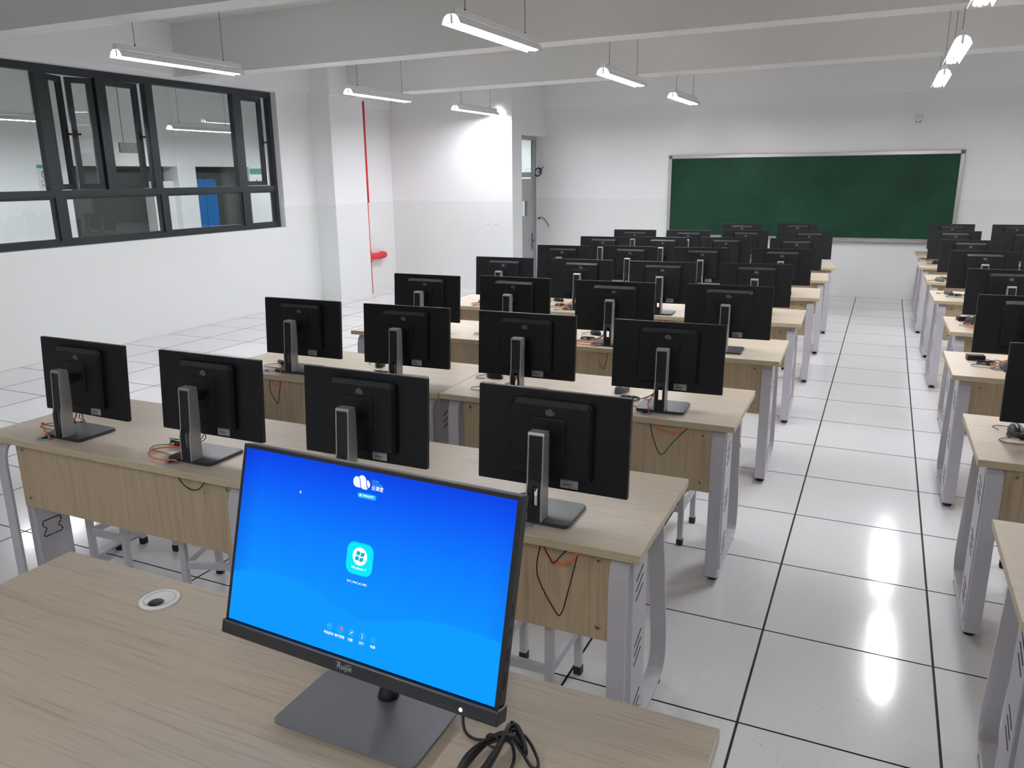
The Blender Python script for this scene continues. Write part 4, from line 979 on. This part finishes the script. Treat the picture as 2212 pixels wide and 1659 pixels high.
def flats(name, polys, m_, y):
    me = bpy.data.meshes.new(name); vs = []; fs = []
    for P in polys: fs.append(tuple(range(len(vs), len(vs)+len(P)))); vs += [(x, y, z) for x, z in P]
    me.from_pydata(vs, [], fs); me.materials.append(m_); me.update(); return mpart(name, me, None, scr)
def rr(cx, cz, wd, ht, r_, k=6):
    out = []
    for sx, sz, a0 in ((1, -1, -90), (1, 1, 0), (-1, 1, 90), (-1, -1, 180)):
        for j in range(k+1): t_ = R(a0+90*j/k); out.append((cx+sx*(wd/2-r_)+r_*cos(t_), cz+sz*(ht/2-r_)+r_*sin(t_)))
    return out
def ringpoly(cx, cz, r0, r1, n_=24):
    ps = []
    for k in range(n_):
        a, b_ = 2*pi*k/n_, 2*pi*(k+1)/n_
        ps.append([(cx+r0*cos(a), cz+r0*sin(a)), (cx+r1*cos(a), cz+r1*sin(a)), (cx+r1*cos(b_), cz+r1*sin(b_)), (cx+r0*cos(b_), cz+r0*sin(b_))])
    return ps
def circ(cx, cz, r_, n_=24, sx=1): return [(cx+sx*r_*cos(2*pi*k/n_), cz+r_*sin(2*pi*k/n_)) for k in range(n_)]
def seg2(a, b_, w_):
    d = Vector((b_[0]-a[0], b_[1]-a[1])).normalized()*w_/2; nx, nz = -d.y, d.x
    return [(a[0]+nx, a[1]+nz), (a[0]-nx, a[1]-nz), (b_[0]-nx, b_[1]-nz), (b_[0]+nx, b_[1]+nz)]
# waves
wv = [(-0.2634, -0.067), (-0.24, -0.0595), (-0.217, -0.0555), (-0.19, -0.0515), (-0.171, -0.0505), (-0.126, -0.0535), (-0.077, -0.0605), (-0.041, -0.0705), (-0.007, -0.0805), (0.018, -0.0835)]
flats('wave', [[(a[0], -0.148), (b_[0], -0.148), (b_[0], b_[1]), (a[0], a[1])] for a, b_ in zip(wv[:-1], wv[1:])]+[[(0.018, -0.148), (0.05, -0.148), (0.018, -0.0835)]], em('screen_wave_a', (0, 152, 255), 1.0), -0.00095)
wv = [(-0.06, -0.148), (-0.03, -0.112), (0.018, -0.0835), (0.063, -0.073), (0.118, -0.0585), (0.172, -0.0525), (0.224, -0.0535), (0.2634, -0.056)]
flats('wave', [[(a[0], -0.148), (b_[0], -0.148), (b_[0], b_[1]), (a[0], a[1])] for a, b_ in zip(wv[:-1], wv[1:])], em('screen_wave_b', (0, 156, 255), 1.0), -0.00105)
# logo cloud and lettering
flats('cloud_logo', [[(-0.0115+x*0.034, 0.1285+z*0.030) for x, z in cloud_pts(k)] for k in range(3)], WH, -0.0013)
def stext(s_, size, x, z, m_, align='CENTER', bold=0.0, y=-0.0013, sx=1.0, name='lettering'):
    me = text_mesh(s_, size, m_, align, 0.0, bold); me.transform(Matrix.Translation((x, y, z)) @ Matrix.Diagonal((sx, 1, 1, 1)) @ FACE_NEG_Y); return mpart(name, me, None, scr)
stext('Ruijie', 0.0058, 0.0085, 0.1350, CY2, 'LEFT'); stext('Cloud Class', 0.0058, 0.0085, 0.1303, CY2, 'LEFT', sx=0.72)
stext('云课堂', 0.0078, 0.0080, 0.1235, WH, 'LEFT', 0.00012)
flat('status_pill', rr(0.001, 0.109, 0.037, 0.0085, 0.0040), PILL, -0.0012)
flat('status_dot', circ(-0.0115, 0.109, 0.0021), WH, -0.0014); stext('教师机已激活', 0.0040, 0.0035, 0.109, WH, 'CENTER', 0.0001, -0.0014)
# desktop tile
flat('desktop_tile_edge', rr(0.0005, 0.0095, 0.0525, 0.0515, 0.014), TQ, -0.0012); flat('desktop_tile', rr(0.0005, 0.0090, 0.0505, 0.0485, 0.013), CY, -0.0014)
flat('disc', circ(0.0007, 0.0135, 0.0142, 32), WH, -0.0016)
def pane4(cx, cz):
    P = []
    for ix in (0, 1):
        for iz in (0, 1):
            x0 = cx+(-0.0078 if ix == 0 else 0.0008); z0 = cz+(-0.0070 if iz == 0 else 0.0012); sx_ = 0.0070; sk = 0.0016
            pts = [(x0+(z0-cz)*0.18, z0-(0.0006 if ix else -0.0006)), (x0+sx_/2+(z0-cz)*0.18, z0+(0.0012 if ix == 0 else -0.0012)*0.6), (x0+sx_+(z0-cz)*0.18, z0-(0.0004 if ix == 0 else -0.0002)),
                   (x0+sx_+(z0+0.0062-cz)*0.18, z0+0.0062-(0.0004 if ix == 0 else -0.0002)), (x0+sx_/2+(z0+0.0062-cz)*0.18, z0+0.0062+(0.0012 if ix == 0 else -0.0012)*0.6), (x0+(z0+0.0062-cz)*0.18, z0+0.0062-(0.0006 if ix else -0.0006))]
            P.append(pts)
    return P
flats('window_mark', pane4(0.0007, 0.0135), em('screen_teal', (0, 178, 200), 1.0), -0.0018)
stext('Windows 7', 0.0062, 0.0005, -0.0055, WH, bold=0.00005, y=-0.0016)
stext('RCC_Win7_64_V002', 0.0044, 0.0, -0.0285, WH, bold=0.0001)
# five round icons with captions
names = ['基础服务', '镜像管理', '设置', '关于', '电源']
for k in range(5):
    x = -0.044+0.022*k; flats('icon_ring', ringpoly(x, -0.108, 0.0050, 0.0056), CY2 if k < 4 else em('screen_cyan_faint', (60, 190, 250), 0.8), -0.0013)
    stext(names[k], 0.0050, x-0.0005, -0.1195, WH, bold=0.00008)
flats('icon_glyph', [seg2((-0.0475, -0.1055), (-0.0405, -0.1105), 0.0007), seg2((-0.046, -0.1115), (-0.0415, -0.1045), 0.0007), seg2((-0.0485, -0.1085), (-0.0435, -0.1045), 0.0006)]+[circ(-0.0475, -0.1058, 0.0009, 8), circ(-0.0408, -0.1105, 0.0009, 8), circ(-0.0418, -0.1048, 0.0009, 8)], CY2, -0.0014)
flats('icon_glyph', ringpoly(-0.022, -0.1095, 0.0012, 0.0018, 10), CY2, -0.0014)
flat('badge', circ(-0.0190, -0.1055, 0.0028), RDT, -0.0015); stext('1', 0.0042, -0.0190, -0.1055, WH, bold=0.0001, y=-0.0017)
flats('icon_glyph', [seg2((-0.0022, -0.1105), (0.0014, -0.1066), 0.0012), seg2((0.0010, -0.1070), (0.0030, -0.1066), 0.0010), seg2((0.0012, -0.1070), (0.0014, -0.1048), 0.0010)], WH, -0.0014)
flats('icon_glyph', [seg2((0.022, -0.1108), (0.022, -0.1070), 0.0011), circ(0.022, -0.1052, 0.0008, 8), seg2((0.0210, -0.1109), (0.0230, -0.1109), 0.0007), seg2((0.0212, -0.1070), (0.022, -0.1070), 0.0007)], WH, -0.0014)
flats('icon_glyph', ringpoly(0.044, -0.1085, 0.0020, 0.0026, 14)+[seg2((0.044, -0.1085), (0.044, -0.1052), 0.0008)], CY2, -0.0014)
flat('mouse_pointer', [(-0.1350, 0.0960), (-0.1350, 0.0912), (-0.1338, 0.0922), (-0.1330, 0.0905), (-0.1320, 0.0909), (-0.1328, 0.0925), (-0.1313, 0.0926)], WH, -0.0014)
# logo, buttons and power light on the chin
LOGO = mat('logo_silver', (0.45, 0.46, 0.47), 0.35, 0.3)
def ctext(s_, size, x, z, m_, bold=0.0, shear=0.0):
    me = text_mesh(s_, size, m_, 'CENTER', 0.0001, bold); S = Matrix(((1, shear, 0, 0), (0, 1, 0, 0), (0, 0, 1, 0), (0, 0, 0, 1)))
    me.transform(Matrix.Translation((x, -0.0063, z)) @ FACE_NEG_Y @ S); return mpart('lettering', me, None)
ctext('Ruijie', 0.0135, -0.0025, -0.1625, LOGO, 0.00005, 0.12)
lg = MB(); lg.box(-0.021, -0.011, -0.0064, -0.006, -0.1572, -0.1566).box(0.0035, 0.0115, -0.0064, -0.006, -0.1578, -0.1572); mpart('logo_stroke', lg, LOGO)
BT = mat('button_print', (0.10, 0.10, 0.10), 0.4)
bt = MB()
for x in (0.177, 0.194): bt.tube([(x+0.0020*cos(a*pi/6), -0.0062, -0.1665+0.0020*sin(a*pi/6)) for a in range(12)], 0.0003, 4, closed=True)
for x in (0.183, 0.200): bt.box(x, x+0.0025, -0.0064, -0.006, -0.1668, -0.1664)
bt.tube([(0.162+0.002*cos(a*pi/8), -0.0062, -0.1665+0.002*sin(a*pi/8)) for a in range(4, 13)], 0.0004, 4)
mpart('button_marks', bt, BT)
pl = MB(); pl.lathe([(0.0, 0.0005), (0.0030, 0.0004), (0.0032, 0.0)], (0, 0, 0), 14, M=Matrix.Translation((0.2125, -0.0060, -0.1655)) @ Matrix.Rotation(R(90), 4, 'X')); mpart('power_light', pl, em('power_led', (235, 240, 255), 1.6))
# stand: flat gun-metal plate with rounded corners, slim post
q = []
for (x, y, a0) in ((-0.282, -1.494, 270), (-0.282, -1.340, 0), (-0.553, -1.340, 90), (-0.553, -1.494, 180)):
    sx = -1 if x > -0.4 else 1; sy = 1 if y < -1.4 else -1; r_ = 0.014
    for j in range(5): t_ = R(a0+22.5*j); q.append((x+sx*r_+r_*cos(t_), y+sy*r_+r_*sin(t_)))
pb = MB(); pb.slab(q, 'z', HT+0.010, HT+0.014); mpart('stand_base', pb, TBASE, local=True)
mpart('base_pad', MB().box(-0.535, -0.300, -1.470, -1.355, HT, HT+0.010), RUBBER, local=True)
mpart('stand_post', MB().tube([(-0.412, -1.360, HT+0.014), (-0.412, -1.360, HT+0.026), (-0.412, -1.358, HT+0.032), (-0.412, -1.340, HT+0.24)], [0.019, 0.015, 0.012, 0.012], 14).box(-0.43, -0.394, -1.385, -1.335, HT+0.21, HT+0.27), BLK2, local=True)
# black cable with tied coil on the teacher's desk
Z = HT+0.0035
lead = [(-0.285, -1.335, Z+0.05), (-0.272, -1.352, Z+0.02), (-0.258, -1.372, Z), (-0.232, -1.385, Z), (-0.205, -1.372, Z), (-0.192, -1.350, Z), (-0.186, -1.345, Z+0.004)]
kc = MB(); kc.tube(smooth_path(lead, 7), 0.0026, 8)
rn = random.Random(4)
for k in range(7):
    w_ = 0.55+0.13*k; zz = Z+0.0038*(k % 3)
    P = [(-0.176-0.002*k, -1.352+0.001*k, zz+0.012), (-0.158, -1.362-0.0015*k, zz+0.010), (-0.143+0.002*rn.random(), -1.385-0.001*k, zz+0.003), (-0.160, -1.374+0.002*k*0.5, zz+0.006),
         (-0.186, -1.366-0.002*k, zz+0.010), (-0.206-0.001*k, -1.392-0.002*k, zz+0.006), (-0.216-0.0015*k, -1.438, zz), (-0.214, -1.478-0.003*k, zz), (-0.203, -1.490, zz), (-0.192+0.0015*k, -1.462, zz+0.002), (-0.186+0.0008*k, -1.405, zz+0.008)]
    kc.tube(smooth_path(P, 5, True), 0.0026, 7, closed=True)
kc.tube(smooth_path([(-0.190, -1.378, Z+0.012), (-0.170, -1.380, Z+0.008), (-0.155, -1.405, Z), (-0.152, -1.45, Z), (-0.165, -1.50, Z), (-0.19, -1.54, Z)], 6), 0.0026, 8)
kc.tube(smooth_path([(-0.176, -1.355, Z+0.016), (-0.150, -1.361, Z+0.008), (-0.124, -1.385, Z+0.002), (-0.116, -1.402, Z), (-0.126, -1.404, Z), (-0.150, -1.385, Z+0.004), (-0.178, -1.366, Z+0.012)], 6, True), 0.0026, 8, closed=True)
cable = kc.build('power_cable', CABLE); tag(cable, 'black cable tied in a coil beside the lit monitor', 'cable')
tw = MB().tube([(-0.200+0.004*cos(a*pi/6)*2.6, -1.388, Z+0.010+0.012*sin(a*pi/6)) for a in range(12)], 0.0018, 6, closed=True)
tw.build('tie', RUBBER, cable)
